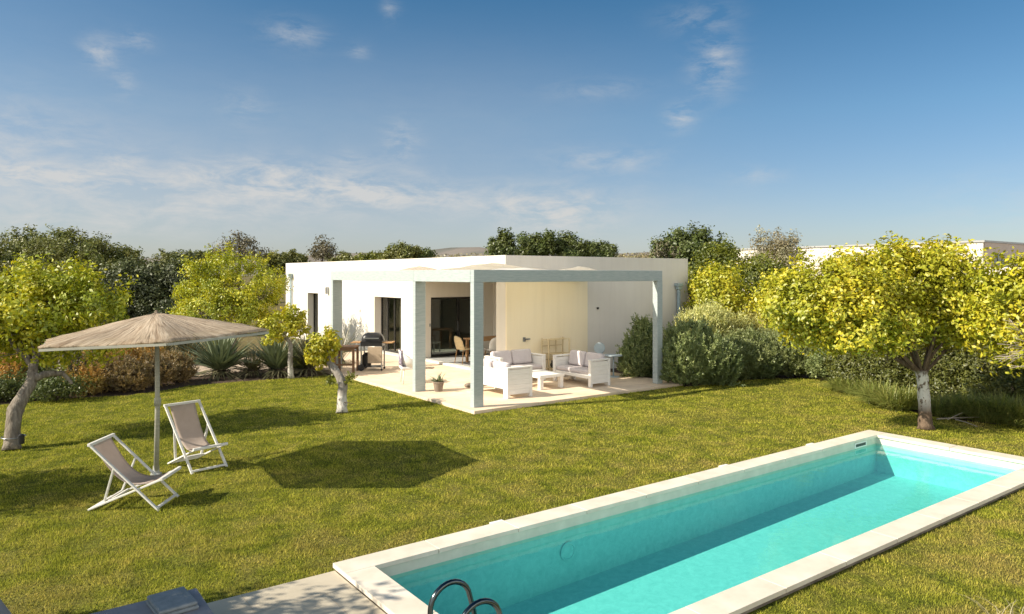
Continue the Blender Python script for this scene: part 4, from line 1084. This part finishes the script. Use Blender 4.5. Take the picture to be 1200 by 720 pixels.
# right citrus with limewashed trunk
b = at(1085, 503)
tree('citrus_tree', 'large yellow leaved lemon tree with a limewashed trunk beyond the pool end', 'tree', tuple(b), [(0,0,0), P3(b,1084,480,13.1), P3(b,1082,455,13.1), P3(b,1080,434,13.1)], [.125,.105,.10,.105],
     [bp(b,985,352,12.9,48,38), bp(b,938,358,12.9,28,30), bp(b,1025,332,13.2,40,32), bp(b,1075,326,13.3,40,30), bp(b,1122,345,13.3,34,40), bp(b,950,375,12.8,32,30), bp(b,1005,392,12.7,44,24), bp(b,1040,372,12.9,40,28), bp(b,1136,378,13.2,28,28), bp(b,1062,306,13.5,22,16), bp(b,1108,388,13.2,28,18), bp(b,1000,320,13.4,22,14), bp(b,1105,310,13.4,24,16), bp(b,1090,362,13.6,36,26)],
     M['citrus_yellow'], M['bark_lime'], 58000, .082, 560, .13, 'citrus trees around the lawn', ragged=.42, shell=.3, twigs=4, limb_r=.045)
# right edge citrus
b = flat(11.9, 8.95)
tr = tree('citrus_tree', 'yellow green lemon tree cut by the right edge of the picture, with bare twigs', 'tree', tuple(b), [(0,0,0),(-.05,.05,.6),(0,.1,1.1)], [.13,.11,.10],
     [bp(b,1190,350,12.1,34,38), bp(b,1235,345,12.0,44,48), bp(b,1285,360,11.9,44,40), bp(b,1178,385,12.0,24,26), bp(b,1215,400,11.7,34,26)], M['citrus_yellow'], M['bark'], 20000, .088, 240, .14, 'citrus trees around the lawn', ragged=.3, shell=.4)
mb = MB()
for i in range(26):
    p = Vector(P3(b, 1222 + random.uniform(-6,12), 415 + random.uniform(-16,18), 11.6)); q = Vector(P3(b, 1172 + random.uniform(-8,22), 405 + random.uniform(-32,28), 11.4))
    limb(mb, p, q, .011, .004, .12, 5, 5)
mb.build('bare_twigs', M['twig'], tr, smooth=True)
# off to the left, out of frame: the trees that throw dappled shade on the corner
for (x, y, lab) in ((-3.1, 12.3, 'lemon tree on the left lawn out of frame, throwing shade on the grass edge'), (-2.3, 6.75, 'lemon tree beside the deck out of frame, shading the sun lounger')):
    tree('citrus_tree', lab, 'tree', (x, y, 0), [(0,0,0),(.05,0,.6),(0,.05,1.1)], [.13,.11,.09], [(-.4,.2,1.9,.9,.9,.6),(.5,-.2,2.0,.8,.8,.6),(0,.1,2.5,.8,.8,.5)], M['citrus'], M['bark'], 9000, .10, 200, .16, 'citrus trees around the lawn', ragged=.3, shell=.3)
# citrus beside the house, right
b = dl(842, 23.5); b.z = 0
tree('citrus_tree', 'yellow lemon tree beside the right end of the white house', 'tree', tuple(b), [(0,0,0),(0,0,.9)], [.12,.09],
     [bp(b,838,345,23,27,22), bp(b,850,358,22.8,28,18), bp(b,826,362,23,18,20), bp(b,842,330,23.5,20,14)], M['citrus_yellow'], M['bark'], 12000, .11, 260, .15, 'citrus trees around the lawn')
b = dl(890, 25.5); b.z = 0
tree('citrus_tree', 'darker green lemon tree between the olive tree and the yellow lemon tree', 'tree', tuple(b), [(0,0,0),(0,0,.9)], [.12,.09],
     [bp(b,880,335,25,28,24), bp(b,905,342,25,30,26), bp(b,890,362,24.6,40,20), bp(b,862,318,26,18,16), bp(b,898,318,25.5,22,14)], M['citrus_green'], M['bark'], 14000, .11, 300, .17, 'citrus trees around the lawn')
b = dl(928, 21.5); b.z = 0
tree('citrus_tree', 'yellow green lemon tree filling the gap left of the large yellow leaved lemon tree', 'tree', tuple(b), [(0,0,0),(0,0,.9)], [.11,.09],
     [bp(b,915,352,21.5,26,24), bp(b,940,342,21.5,26,24), bp(b,928,368,21.2,32,22)], M['citrus_yellow'], M['bark'], 12000, .10, 240, .14, 'citrus trees around the lawn')
# evergreen at the right end of the house
b = dl(808, 30); b.z = 0
tr = tree('evergreen_tree', 'tall dark green tree rising behind the right end of the house', 'tree', tuple(b), [(0,0,0),(0,0,1.2),(.1,0,2.2)], [.2,.16,.12],
     [bp(b,800,290,30,24,16), bp(b,820,295,30,22,18), bp(b,838,308,29.5,18,20), bp(b,815,320,29.5,34,26), bp(b,786,296,30.2,18,10), bp(b,806,283,30,14,9)], M['dark_leaf'], M['bark_dark'], 24000, .13, 330, .18, ragged=.35)
v, f = leaf_cloud(900, [bp(b,784,297,29.8,14,5)], .12, 30, .14); npmesh('withered_leaves', v, f, M['redgrey'], tr)
b = dl(845, 28); b.z = 0
tree('leafy_tree', 'mid green leafy tree in front of the tall dark tree by the house', 'tree', tuple(b), [(0,0,0),(0,0,1.6)], [.12,.09], [bp(b,842,310,27.5,20,20), bp(b,850,298,28,10,8), bp(b,830,330,27,20,18)], M['citrus_green'], M['bark_dark'], 7000, .12, 170, .16)
b = dl(908, 32); b.z = 0
tree('olive_tree', 'sparse grey green olive tree standing left of the warehouse', 'tree', tuple(b), [(0,0,0),(0,0,1.2),(.1,.1,2.2)], [.2,.16,.12],
     [bp(b,893,290,32,10,16), bp(b,910,288,32,10,12), bp(b,925,294,32,12,14), bp(b,908,310,32,26,18)], M['olive'], M['bark'], 8500, .12, 190, .17, ragged=.4, aspect=.35)
# behind the house
pines = [(589, 288, 14, 11, 48, 'leftmost small dark evergreen tree showing above the white roof'), (626, 288, 24, 11, 50, 'widest dark evergreen tree showing above the white roof'), (665, 290, 20, 10, 51, 'dark evergreen tree above the roof, second from the right of its row'), (700, 294, 21, 8, 53, 'rightmost and lowest dark evergreen tree above the white roof')]
for px, py, rx, ry, d, lab in pines:
    b = dl(px, d); b.z = 0
    tree('evergreen_tree', lab, 'tree', tuple(b), [(0,0,0),(0,0,2.0),(0,.1,3.4)], [.22,.18,.14],
         [bp(b,px-rx*.5,py+1,d,rx*.5,ry*.9), bp(b,px+rx*.45,py,d,rx*.5,ry), bp(b,px,py-1,d,rx*.45,ry*1.05), bp(b,px,py+14,d,rx*.9,ry)], M['dark_leaf'], M['bark_dark'], 9000, .19, 120, .20, 'dark evergreen trees behind the roof', ragged=.45)
# left background
b = dl(75, 45); b.z = 0
tree('carob_tree', 'broad dark carob tree with a domed crown on the far left', 'tree', tuple(b), [(0,0,0),(0,0,1.6)], [.35,.3],
     [bp(b,50,300,45,44,30), bp(b,95,302,45,42,26), bp(b,130,308,45,34,20), bp(b,70,290,46,34,20), bp(b,20,302,45,30,28), bp(b,75,318,44,80,24), bp(b,158,316,45,22,13)], M['carob'], M['bark_dark'], 46000, .17, 620, .22, ragged=.16)
b = dl(-55, 42); b.z = 0
tree('carob_tree', 'carob tree with a lower crown cut by the left edge of the picture', 'tree', tuple(b), [(0,0,0),(0,0,1.6)], [.35,.3], [bp(b,-55,305,42,60,34), bp(b,0,318,42,26,26)], M['carob'], M['bark_dark'], 12000, .19, 260, .28, ragged=.22)
def shrub(name, label, px, d, blobs, leafm, n, size, clumps, sigma, group=None, spray=False, length=.22, upw=1.0, cat='shrub', shell=.45, ragged=.25, aspect=.45):
    b = dl(px, d); b.z = 0
    t = thing(name, label, cat, tuple(b), 0, group)
    bl = [bp(b, *q) for q in blobs]
    mb = MB()
    for q in bl:
        for _ in range(3): limb(mb, (random.uniform(-.1,.1), random.uniform(-.1,.1), -.02), (q[0]+random.uniform(-.4,.4)*q[3], q[1]+random.uniform(-.4,.4)*q[4], max(.1, q[2]+random.uniform(-.2,.5)*q[5])), .03, .008, .15, 5, 6)
    mb.build('stem', M['bark_dark'], t, smooth=True)
    if spray: v, f = spray_cloud(n, bl, length, size, clumps, upw)
    else: v, f = leaf_cloud(n, bl, size, clumps, sigma, ragged, shell, aspect)
    v = v[(np.repeat(v.reshape(-1,4,3)[:,:,2].min(1) > -.02, 4))]
    npmesh('foliage', v, np.arange(len(v)).reshape(-1,4), leafm, t)
    return t
g = 'tall blue green shrubs behind the left flower bed'
shrub('tall_shrub', 'tall blue green shrub in front of the carob tree, left of its row', 143, 33, [(143,330,33,24,24),(135,355,33,26,28),(155,350,32.5,26,36)], M['bluebush'], 11000, .15, 240, .22, g)
shrub('tall_shrub', 'tall blue green shrub in the middle of the row behind the parasol', 182, 33, [(182,328,33,24,22),(178,352,33,28,32),(190,375,32,26,24)], M['bluebush'], 11000, .15, 240, .22, g)
shrub('tall_shrub', 'tall blue green shrub right beside the rounded lemon tree', 215, 33.5, [(215,326,33.5,22,24),(212,355,33,24,36)], M['bluebush'], 9000, .15, 200, .22, g)
shrub('tall_shrub', 'low dark shrub on the far left behind the leaning lemon tree', 95, 30, [(95,345,30,30,20),(60,355,29,36,24)], M['bluebush'], 9000, .15, 200, .22, g)
b = dl(280, 55); b.z = 0
tree('bare_tree', 'thin russet tree with a pointed top behind the rounded lemon tree', 'tree', tuple(b), [(0,0,0),(0,0,2.5),(.1,0,4.2),(0,.1,6.0)], [.2,.16,.10,.04],
     [bp(b,282,276,55,9,10), bp(b,270,288,55,14,9), bp(b,290,288,55,14,10), bp(b,258,294,55,10,7), bp(b,305,297,55,10,6), bp(b,280,300,55,30,10)], M['redgrey'], M['bark_dark'], 3000, .18, 130, .24, ragged=.5, twigs=5)
b = dl(377, 60); b.z = 0
tree('bare_tree', 'small thin grey tree above the left part of the flat roof', 'tree', tuple(b), [(0,0,0),(0,0,2.5),(0,0,4.0)], [.2,.14,.08], [bp(b,377,286,60,8,8), bp(b,372,296,60,9,8), bp(b,384,297,60,8,8)], M['redgrey'], M['bark_dark'], 1500, .2, 70, .24, ragged=.5)
b = dl(470, 60); b.z = 0
tree('round_tree', 'olive green round tree above the roof, left of the dark evergreens', 'tree', tuple(b), [(0,0,0),(0,0,3)], [.25,.18], [bp(b,462,299,60,13,7), bp(b,475,296,60,12,8), bp(b,468,306,60,22,7)], M['carob'], M['bark_dark'], 8000, .22, 130, .22, ragged=.3)
b = dl(495, 62); b.z = 0
tree('round_tree', 'smaller brownish round tree touching the round tree above the roof', 'tree', tuple(b), [(0,0,0),(0,0,3)], [.25,.18], [bp(b,496,300,62,9,5), bp(b,493,306,62,12,6)], M['dark_leaf'], M['bark_dark'], 4000, .22, 70, .2, ragged=.3)
hd = [(236,303,20,7,'carob'),(322,304,15,5,'carob'),(345,304,13,5,'carob'),(405,304,22,5,'carob'),(432,304,16,5,'citrus_green'),(200,305,18,8,'carob')]
labs = ['bushy far tree between the carob tree and the thin russet tree','bushy far tree just left of the end of the house roof','bushy far tree over the left end of the house roof','wide bushy far tree right of the small thin grey tree','yellowish bushy far tree beside the olive green round tree','low bushy far tree next to the end of the carob crown']
for (px, py, rx, ry, mk), lab in zip(hd, labs):
    d = 66 + (px % 7); b = dl(px, d); b.z = 0
    tree('bushy_tree', lab, 'tree', tuple(b), [(0,0,0),(0,0,2.5)], [.25,.18], [bp(b,px-rx*.4,py,d,rx*.6,ry), bp(b,px+rx*.4,py+1,d,rx*.6,ry), bp(b,px,py+10,d,rx,ry)], M[mk], M['bark_dark'], 8000, .22, 110, .22, 'bushy trees along the far field edge', ragged=.3)
for px, lab in ((735,'low far bush right of the dark evergreens, above the roof'), (762,'low far bush at the foot of the tall dark tree, above the roof'), (560,'low far bush left of the dark evergreens, above the roof'), (523,'tiny far bush on the hill foot above the roof')):
    d = 80; b = dl(px, d); b.z = 0
    tree('bushy_tree', lab, 'tree', tuple(b), [(0,0,0),(0,0,2)], [.2,.15], [bp(b,px,308,d,20,6)], M['olive'], M['bark_dark'], 1600, .3, 40, .4, 'bushy trees along the far field edge')

# ================================================================== PLANTS, LEFT BED
def tuft(name, label, px, py, n, r0, h, w, spread, mat, droop=.5, seg=4, group=None, cat='plant', d=None, pmin=0, rnd=.3):
    b = at(px, py) if d is None else dl(px, d)
    v, f = blades(n, r0, h, w, spread, seg, droop, pmin, rnd)
    o = npmesh(name, v, f, mat); o.location = b
    return tag(o, label, cat, group)
g = 'low rusty shrubs in the left bed'
gr = [(100,462,'rust_grass',.85,'dull tan mounded shrub at the bed edge, nearest the leaning lemon tree'),(125,458,'purple_grass',.95,'dull purple mounded shrub left of the parasol pole, at the bed edge'),(152,458,'purple_grass',1.0,'dull purple mounded shrub at the bed edge just left of the parasol pole'),(184,452,'purple_grass',1.0,'dark purple mounded shrub directly behind the parasol pole'),(207,447,'purple_grass',.9,'rightmost dark purple mounded shrub of the left bed'),
      (118,448,'rust_grass',1.15,'bright rust coloured mounded shrub behind the tan one'),(150,444,'rust_grass',1.2,'tallest rust coloured mounded shrub, behind the purple ones'),(178,440,'rust_grass',1.15,'bright orange mounded shrub behind the parasol pole'),(12,458,'rust_grass',1.1,'orange mounded shrub on the far left behind the lemon trunk'),(34,452,'rust_grass',.95,'smaller orange mounded shrub right of the one on the far left'),(-40,470,'rust_grass',1.0,'orange mounded shrub outside the left edge')]
for px, py, mk, h, lab in gr:
    d = FPX * H / (py - 322); k = d / FPX; hp = h * .78 / k; rx = .42 / k
    shrub('rusty_shrub', lab, px, d, [(px-rx*.3, py-hp*.5, d, rx*.75, hp*.52), (px+rx*.4, py-hp*.42, d, rx*.65, hp*.45), (px, py-hp*.3, d-.15, rx, hp*.34)], M[mk], 9000, .022, 420, .1, g, True, .20, .9, cat='shrub')
g = 'low dark shrubs in the left bed'
shrub('low_shrub', 'low dark green shrub left of the leaning lemon trunk', 5, 16.0, [(2,458,16,20,12),(20,455,16,14,10)], M['dark_leaf'], 4000, .06, 110, .10, g)
shrub('low_shrub', 'low dark shrub right of the leaning lemon trunk under its low branch', 66, 16.0, [(58,455,16,20,11),(82,456,16,16,9)], M['dark_leaf'], 4000, .06, 110, .10, g)
shrub('low_shrub', 'tall dark shrub behind the leaning lemon tree at the edge of the parasol', 65, 17.5, [(62,425,17.5,20,24),(78,430,17.5,14,20)], M['dark_leaf'], 5000, .09, 130, .12, g)
shrub('low_shrub', 'reddish leaved shrub between the dark shrub and the rusty shrubs', 88, 17.0, [(85,436,17,14,16)], M['redgrey'], 2200, .08, 60, .10, g)
b = dl(108, 17.6); b.z = 0
tree('thin_tree', 'thin stemmed sapling under the left rim of the parasol', 'tree', tuple(b), [(0,0,0),(.02,0,.8),(0,0,1.4)], [.035,.03,.02], [bp(b,110,398,17.6,14,10)], M['citrus'], M['bark_dark'], 700, .09, 24, .10)
g = 'spiky agaves beside the gravel path'
ag = [(258,441,300,1.22,.055,1.25,'agave','largest grey green agave in the middle of the gravel bed'),(325,440,260,1.12,.05,1.25,'agave','grey green agave behind the slim young lemon tree'),(186,428,160,1.1,.05,1.2,'yucca','pale agave far back beside the parasol pole'),(222,426,150,1.05,.05,1.2,'yucca','pale agave at the back between the parasol and the largest agave'),(363,439,190,1.2,.035,1.2,'yucca','pale dry yucca in front of the far end of the house'),(398,429,60,1.45,.022,.95,'yucca','tall pale yucca beside the end post of the pergola'),(150,425,120,1.0,.05,1.2,'agave','half hidden agave behind the rusty shrubs'),(296,441,120,.7,.04,1.4,'yucca','low dried agave between the two large agaves')]
for px, py, n_, h, w_, sp, mk, lab in ag:
    t = thing('agave', lab, 'plant', tuple(at(px, py)), 0, g)
    v, f = blades(n_, .10, h, w_, sp, 4, .12, .0, .15); v[:,2] += .16; npmesh('leaves', v, f, M[mk], t)
    v, f = blades(70, .12, h*.6, w_*.8, 1.6, 4, .5, .7, .25); v[:,2] += .14; npmesh('dead_leaves', v, f, M['yucca'], t)
    MB().lathe([(.16,-.02),(.17,.12),(.10,.24),(.02,.27)], 14).build('stem', M['bark_dark'], t, smooth=True)
for i,(px, py, lab) in enumerate(((358,436,'low green tuft beside the slim young lemon tree'),(345,430,'low pale tuft by the foot of the house wall'),(380,428,'low tuft under the wooden table by the pergola end post'))): tuft('grass_tuft', lab, px, py, 420, .2, .55, .014, 1.0, M['green_grass'], .6, 4, 'low tufts along the house wall')

# ================================================================== PLANTS, RIGHT BED
shrub('rosemary_bush', 'dark green bush inside the right end post of the pergola', 750, 19.6, [(748,420,19.6,21,24),(756,402,19.8,16,22),(740,428,19.4,15,18),(764,424,19.6,12,24),(752,386,20,8,10)], M['rosemary'], 30000, .028, 1100, .1, None, True, .24, 1.2)
g = 'rosemary bushes along the right bed'
shrub('rosemary_bush', 'large rosemary bush just right of the pergola end post', 812, 18.2, [(800,430,18.2,26,28),(822,424,18.4,32,32),(796,405,18.6,18,20),(842,432,18.4,26,26),(812,398,18.9,22,18)], M['rosemary'], 52000, .030, 1900, .1, g, True, .26, 1.2)
shrub('rosemary_bush', 'rosemary bush right of the largest one, half in the shade of the house', 875, 19.4, [(865,425,19.4,26,24),(888,428,19.6,26,22),(876,408,20,24,16)], M['silver_rosemary'], 34000, .030, 1300, .1, g, True, .25, 1.2)
shrub('rosemary_bush', 'silvery rosemary bush in front of the left limbs of the large lemon tree', 935, 19.8, [(925,420,19.8,28,26),(950,425,19.6,24,20),(910,408,20.3,24,20),(938,398,20.6,22,18)], M['silver_rosemary'], 34000, .030, 1300, .1, g, True, .25, 1.2)
shrub('rosemary_bush', 'last small rosemary bush before the path gap at the lawn edge', 968, 19.0, [(965,430,19,18,14),(978,425,19.4,14,16)], M['rosemary'], 13000, .028, 500, .1, g, True, .2, 1.2)
g = 'pale lavender bushes behind the rosemary'
shrub('lavender_bush', 'pale lavender bush against the shaded end wall of the house', 822, 21.2, [(812,392,21.2,20,22),(836,386,21.2,18,22),(824,378,21.5,9,12)], M['lavender'], 20000, .028, 900, .1, g, True, .34, 1.8)
shrub('lavender_bush', 'pale lavender bush in the middle behind the rosemary bushes', 868, 21.8, [(858,393,21.8,20,18),(884,386,22.2,18,22),(872,380,22.4,9,10)], M['lavender'], 20000, .028, 900, .1, g, True, .34, 1.8)
shrub('lavender_bush', 'rightmost pale lavender bush below the darker lemon tree', 905, 22.0, [(903,388,22,22,18)], M['lavender'], 14000, .028, 600, .1, g, True, .34, 1.8)
g = 'clipped hedge bushes behind the large lemon tree'
hb_ = [(1005,17.8,[(1000,425,17.8,26,20),(1020,420,17.8,22,20),(1008,440,17.5,26,12)],'leftmost clipped hedge bush behind the garden path'),(1050,17,[(1045,425,17,26,24),(1062,422,17,24,26),(1050,445,16.8,28,16)],'hedge bush seen left of the limewashed trunk'),(1105,16.4,[(1098,425,16.4,28,28),(1118,425,16.4,26,30),(1105,452,16.2,34,20)],'hedge bush seen right of the limewashed trunk'),(1160,15.8,[(1150,425,15.8,30,34),(1175,430,15.8,28,36),(1160,458,15.5,38,22)],'taller dark hedge bush under the bare twigs'),(1225,15.2,[(1210,425,15.2,34,40),(1245,430,15.2,40,44),(1225,465,15,45,26)],'hedge bush cut by the right edge of the picture')]
for px, d, bl, lab in hb_: shrub('hedge_bush', lab, px, d, bl, M['hedge'], 17000, .065, 420, .10, g, shell=.6, ragged=.15)
shrub('hedge_bush', 'dark bush in the gap between the rosemary and the clipped hedge', 985, 21, [(985,412,21,22,22)], M['dark_leaf'], 6000, .08, 160, .12, g)
g = 'green grass tufts along the right lawn edge'
tf = [(990,459,.42,'leftmost green tuft at the edge of the right bed'),(1008,463,.42,'second green tuft from the left on the right bed edge'),(1030,474,.55,'tall green tuft left of the limewashed trunk'),(1050,480,.55,'green tuft beside the foot of the limewashed trunk, left side'),(1066,478,.45,'darker tuft directly behind the limewashed trunk'),(1108,487,.45,'tuft right of the limewashed trunk'),(1130,489,.55,'tuft behind the fallen branch'),(1155,493,.55,'tuft between the fallen branch and the picture edge'),(1180,496,.6,'tuft near the right picture edge'),(1205,500,.6,'tuft cut by the right picture edge')]
for px, py, h, lab in tf: tuft('grass_tuft', lab, px, py, 900, .26, h, .012, 1.0, M['green_grass'], .7, 4, g, 'grass clump')
mb = MB(); p = at(1098, 492, .03)
for q0, q1, r_ in ((at(1098,491,.06), at(1150,489,.10), .018), (at(1120,492,.06), at(1145,500,.03), .012), (at(1110,492,.06), at(1128,484,.2), .010)):
    limb(mb, q0 - p, q1 - p, r_, .006, .1)
o = mb.build('fallen_branch', M['twig'], None, smooth=True); o.location = p; tag(o, 'fallen pale branch on the grass right of the limewashed trunk', 'branch')
b = flat(5.55, 4.05)
v, f = blades(80, .40, .26, .0035, .8, 4, .9, 0, .4); o = npmesh('dry_grass', v, f, M['straw_grass']); o.location = b
tag(o, 'pale dry grass stalks in the bottom right corner nearest the camera', 'grass clump')

# ================================================================== WAREHOUSE ON THE RIGHT
c0 = dl(1152, 60); wh = thing('warehouse', 'long low white warehouse beyond the trees on the right', 'warehouse', (c0.x, c0.y, 0))
mb = MB(); mb.box(0, 34, 0, 26, -.1, 5.5); mb.build('wall', M['farwhite'], wh)
mb = MB(); mb.box(.2, 34, -.06, -.005, 3.05, 5.5); fp = mb.build('front_panel', M['farshade'], wh)  # overlay in the darkened colour paints the shaded side
mb = MB(); mb.box(-.12, 34.1, -.15, 26.1, 5.503, 5.66); mb.build('roof_edge', M['greywood'], wh)
for x in (1.9, 2.7, 3.6): 
    w_ = MB().box(x, x+.6, -.10, -.065, 3.7, 4.5).build('window', M['darkframe'], wh); MB().box(x+.06, x+.54, -.108, -.102, 3.76, 4.44).build('pane', M['glass'], w_)
MB().box(-.6, 34, -3.2, -.065, 2.75, 3.4).build('porch_roof', M['farwhite'], wh)
for x in (.2, 3.2, 6.2, 9.2): MB().box(x, x+.3, -3.0, -2.7, -.1, 2.749).build('column', M['farwhite'], wh)

# ================================================================== LIGHT, SKY, CAMERA
EL = R(34.3); AZ = math.atan2(-.32, 1.0)                 # travel direction on the ground
dirv = Vector((math.cos(AZ)*math.cos(EL), math.sin(AZ)*math.cos(EL), -math.sin(EL)))
sd_ = bpy.data.lights.new('sun', 'SUN'); sd_.energy = 4.1; sd_.angle = R(.5); sd_.color = (1.0, .90, .74)
so = bpy.data.objects.new('sun', sd_); COL.objects.link(so); so.rotation_euler = dirv.to_track_quat('-Z', 'Y').to_euler(); so.location = (-20, 10, 30)
wd_ = bpy.data.worlds.new('World'); scene.world = wd_; wd_.use_nodes = True; nt = wd_.node_tree
for n_ in list(nt.nodes): nt.nodes.remove(n_)
out = nt.nodes.new('ShaderNodeOutputWorld'); bg = nt.nodes.new('ShaderNodeBackground'); sky = nt.nodes.new('ShaderNodeTexSky')
sky.sky_type = 'NISHITA'; sky.sun_disc = False; sky.sun_elevation = EL
sv = -dirv; sky.sun_rotation = math.atan2(sv.x, sv.y)
sky.altitude = 100; sky.air_density = 1.0; sky.dust_density = .5; sky.ozone_density = 2.0
bg.inputs['Strength'].default_value = .055
# thin high cloud, by bearing and height above the horizon
def math_(op, a, b=None):
    n_ = nt.nodes.new('ShaderNodeMath'); n_.operation = op
    for i, v_ in enumerate((a, b)):
        if v_ is None: continue
        if isinstance(v_, (int, float)): n_.inputs[i].default_value = v_
        else: nt.links.new(v_, n_.inputs[i])
    return n_.outputs[0]
tc = nt.nodes.new('ShaderNodeTexCoord'); sp = nt.nodes.new('ShaderNodeSeparateXYZ'); nt.links.new(tc.outputs['Generated'], sp.inputs[0])
az_ = math_('ARCTAN2', sp.outputs[1], sp.outputs[0]); el_ = math_('ARCSINE', sp.outputs[2])
a0 = math.atan2(FW.y, FW.x)
def cloud_patch(px, py, wx, wy, amp):
    u = (px - 600) / FPX; v_ = (322 - py) / FPX
    a = a0 - math.atan(u); e_ = math.atan2(v_, math.hypot(1, u)); wa = wx / FPX / (1 + u*u); we = wy / FPX / math.hypot(1, u)
    da = math_('DIVIDE', math_('SUBTRACT', az_, a), wa); de = math_('DIVIDE', math_('SUBTRACT', el_, e_), we)
    r2 = math_('ADD', math_('MULTIPLY', da, da), math_('MULTIPLY', de, de))
    return math_('MULTIPLY', math_('EXPONENT', math_('MULTIPLY', r2, -1.0)), amp)
tot = None
for q in ((118,62,20,16,.8),(160,48,18,10,.6),(145,98,14,14,.45),(345,40,34,14,.55),(420,60,14,8,.35),(458,10,10,12,.4),(290,128,26,18,.35),(470,168,18,22,.6),(140,188,24,10,.5),(90,208,80,14,.55),
          (310,208,110,20,.95),(440,226,90,16,.8),(250,240,120,26,.45),(650,250,60,22,1.1),(710,188,60,14,.5),(700,105,50,10,.3),(838,75,26,34,.75),(815,20,40,14,.35),(797,137,16,14,.85),(890,205,30,10,.4),(415,186,24,8,.4),(60,260,160,26,.5),(20,160,120,40,.30),(30,210,120,16,.6),(540,232,200,20,.35),(1180,245,120,40,.25),(-120,180,160,60,.4)):
    c_ = cloud_patch(*q); tot = c_ if tot is None else math_('ADD', tot, c_)
mp = nt.nodes.new('ShaderNodeCombineXYZ'); nt.links.new(math_('MULTIPLY', az_, 9.0), mp.inputs[0]); nt.links.new(math_('MULTIPLY', el_, 26.0), mp.inputs[1])
nz = nt.nodes.new('ShaderNodeTexNoise'); nz.inputs['Scale'].default_value = 1.7; nz.inputs['Detail'].default_value = 10; nz.inputs['Roughness'].default_value = .66; nz.inputs['Distortion'].default_value = .35
nt.links.new(mp.outputs[0], nz.inputs['Vector'])
rp = nt.nodes.new('ShaderNodeMapRange'); nt.links.new(nz.outputs['Fac'], rp.inputs[0]); rp.inputs[1].default_value = .40; rp.inputs[2].default_value = .80
cf = math_('MINIMUM', math_('MULTIPLY', math_('MULTIPLY', tot, rp.outputs[0]), 1.15), .85)
mx = nt.nodes.new('ShaderNodeMix'); mx.data_type = 'RGBA'; 
veil = None
for q in ((60,215,430,120,.27),(0,40,340,200,.07),(480,262,330,50,.24),(760,275,160,40,.15),(540,150,260,90,.15)):
    c_ = cloud_patch(*q); veil = c_ if veil is None else math_('ADD', veil, c_)
cf = math_('MINIMUM', math_('ADD', cf, math_('MULTIPLY', veil, math_('ADD', math_('MULTIPLY', nz.outputs['Fac'], .5), .75))), .85)
nt.links.new(cf, mx.inputs[0]); 
hz = nt.nodes.new('ShaderNodeMapRange'); hz.interpolation_type = 'SMOOTHSTEP'; nt.links.new(el_, hz.inputs[0]); hz.inputs[1].default_value = .02; hz.inputs[2].default_value = .56
tint = ramp(nt, hz.outputs[0], [(0, (.80, .83, .95)), (.28, (.66, .89, .99)), (1, (.21, .71, .90))])
skyc = mixc(nt, 1.0, sky.outputs[0], tint, 'MULTIPLY'); nt.links.new(skyc, mx.inputs[6]); mx.inputs[7].default_value = (6.2, 6.1, 5.9, 1)
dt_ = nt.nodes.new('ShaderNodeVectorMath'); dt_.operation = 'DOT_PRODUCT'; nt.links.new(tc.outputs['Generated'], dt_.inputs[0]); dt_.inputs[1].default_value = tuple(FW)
bk = nt.nodes.new('ShaderNodeMapRange'); bk.interpolation_type = 'SMOOTHSTEP'; nt.links.new(dt_.outputs['Value'], bk.inputs[0]); bk.inputs[1].default_value = .30; bk.inputs[2].default_value = -.35  # unseen bright cloud bank added behind the camera to fill the shaded walls
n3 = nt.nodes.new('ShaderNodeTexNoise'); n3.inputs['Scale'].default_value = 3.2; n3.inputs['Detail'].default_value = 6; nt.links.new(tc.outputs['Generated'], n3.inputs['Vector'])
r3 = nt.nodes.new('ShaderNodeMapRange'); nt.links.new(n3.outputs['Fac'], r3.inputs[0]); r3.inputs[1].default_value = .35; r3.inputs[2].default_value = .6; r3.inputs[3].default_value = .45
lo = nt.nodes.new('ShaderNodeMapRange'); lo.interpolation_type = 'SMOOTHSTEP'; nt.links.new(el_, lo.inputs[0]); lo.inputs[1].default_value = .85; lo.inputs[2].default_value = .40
fill_cloud = math_('MULTIPLY', math_('MULTIPLY', bk.outputs[0], r3.outputs[0]), lo.outputs[0])
fin = mixc(nt, fill_cloud, mx.outputs[2], (17.0, 16.4, 15.2))
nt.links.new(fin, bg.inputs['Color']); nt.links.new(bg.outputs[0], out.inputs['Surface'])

cam = bpy.data.cameras.new('camera'); co = bpy.data.objects.new('camera', cam); COL.objects.link(co)
co.location = (0, 0, H); co.rotation_euler = (R(90), 0, -math.atan2(FW.x, FW.y))
cam.sensor_width = 36; cam.lens = 36 * FPX / 1200; cam.shift_y = -38 / 1200; cam.clip_end = 6000; cam.clip_start = .05
scene.camera = co
scene.view_settings.view_transform = 'Standard'; scene.view_settings.look = 'None'; scene.view_settings.exposure = 1.0; scene.view_settings.gamma = 1
scene.render.engine = 'CYCLES'
scene.cycles.max_bounces = 8; scene.cycles.transparent_max_bounces = 12; scene.cycles.use_denoising = True
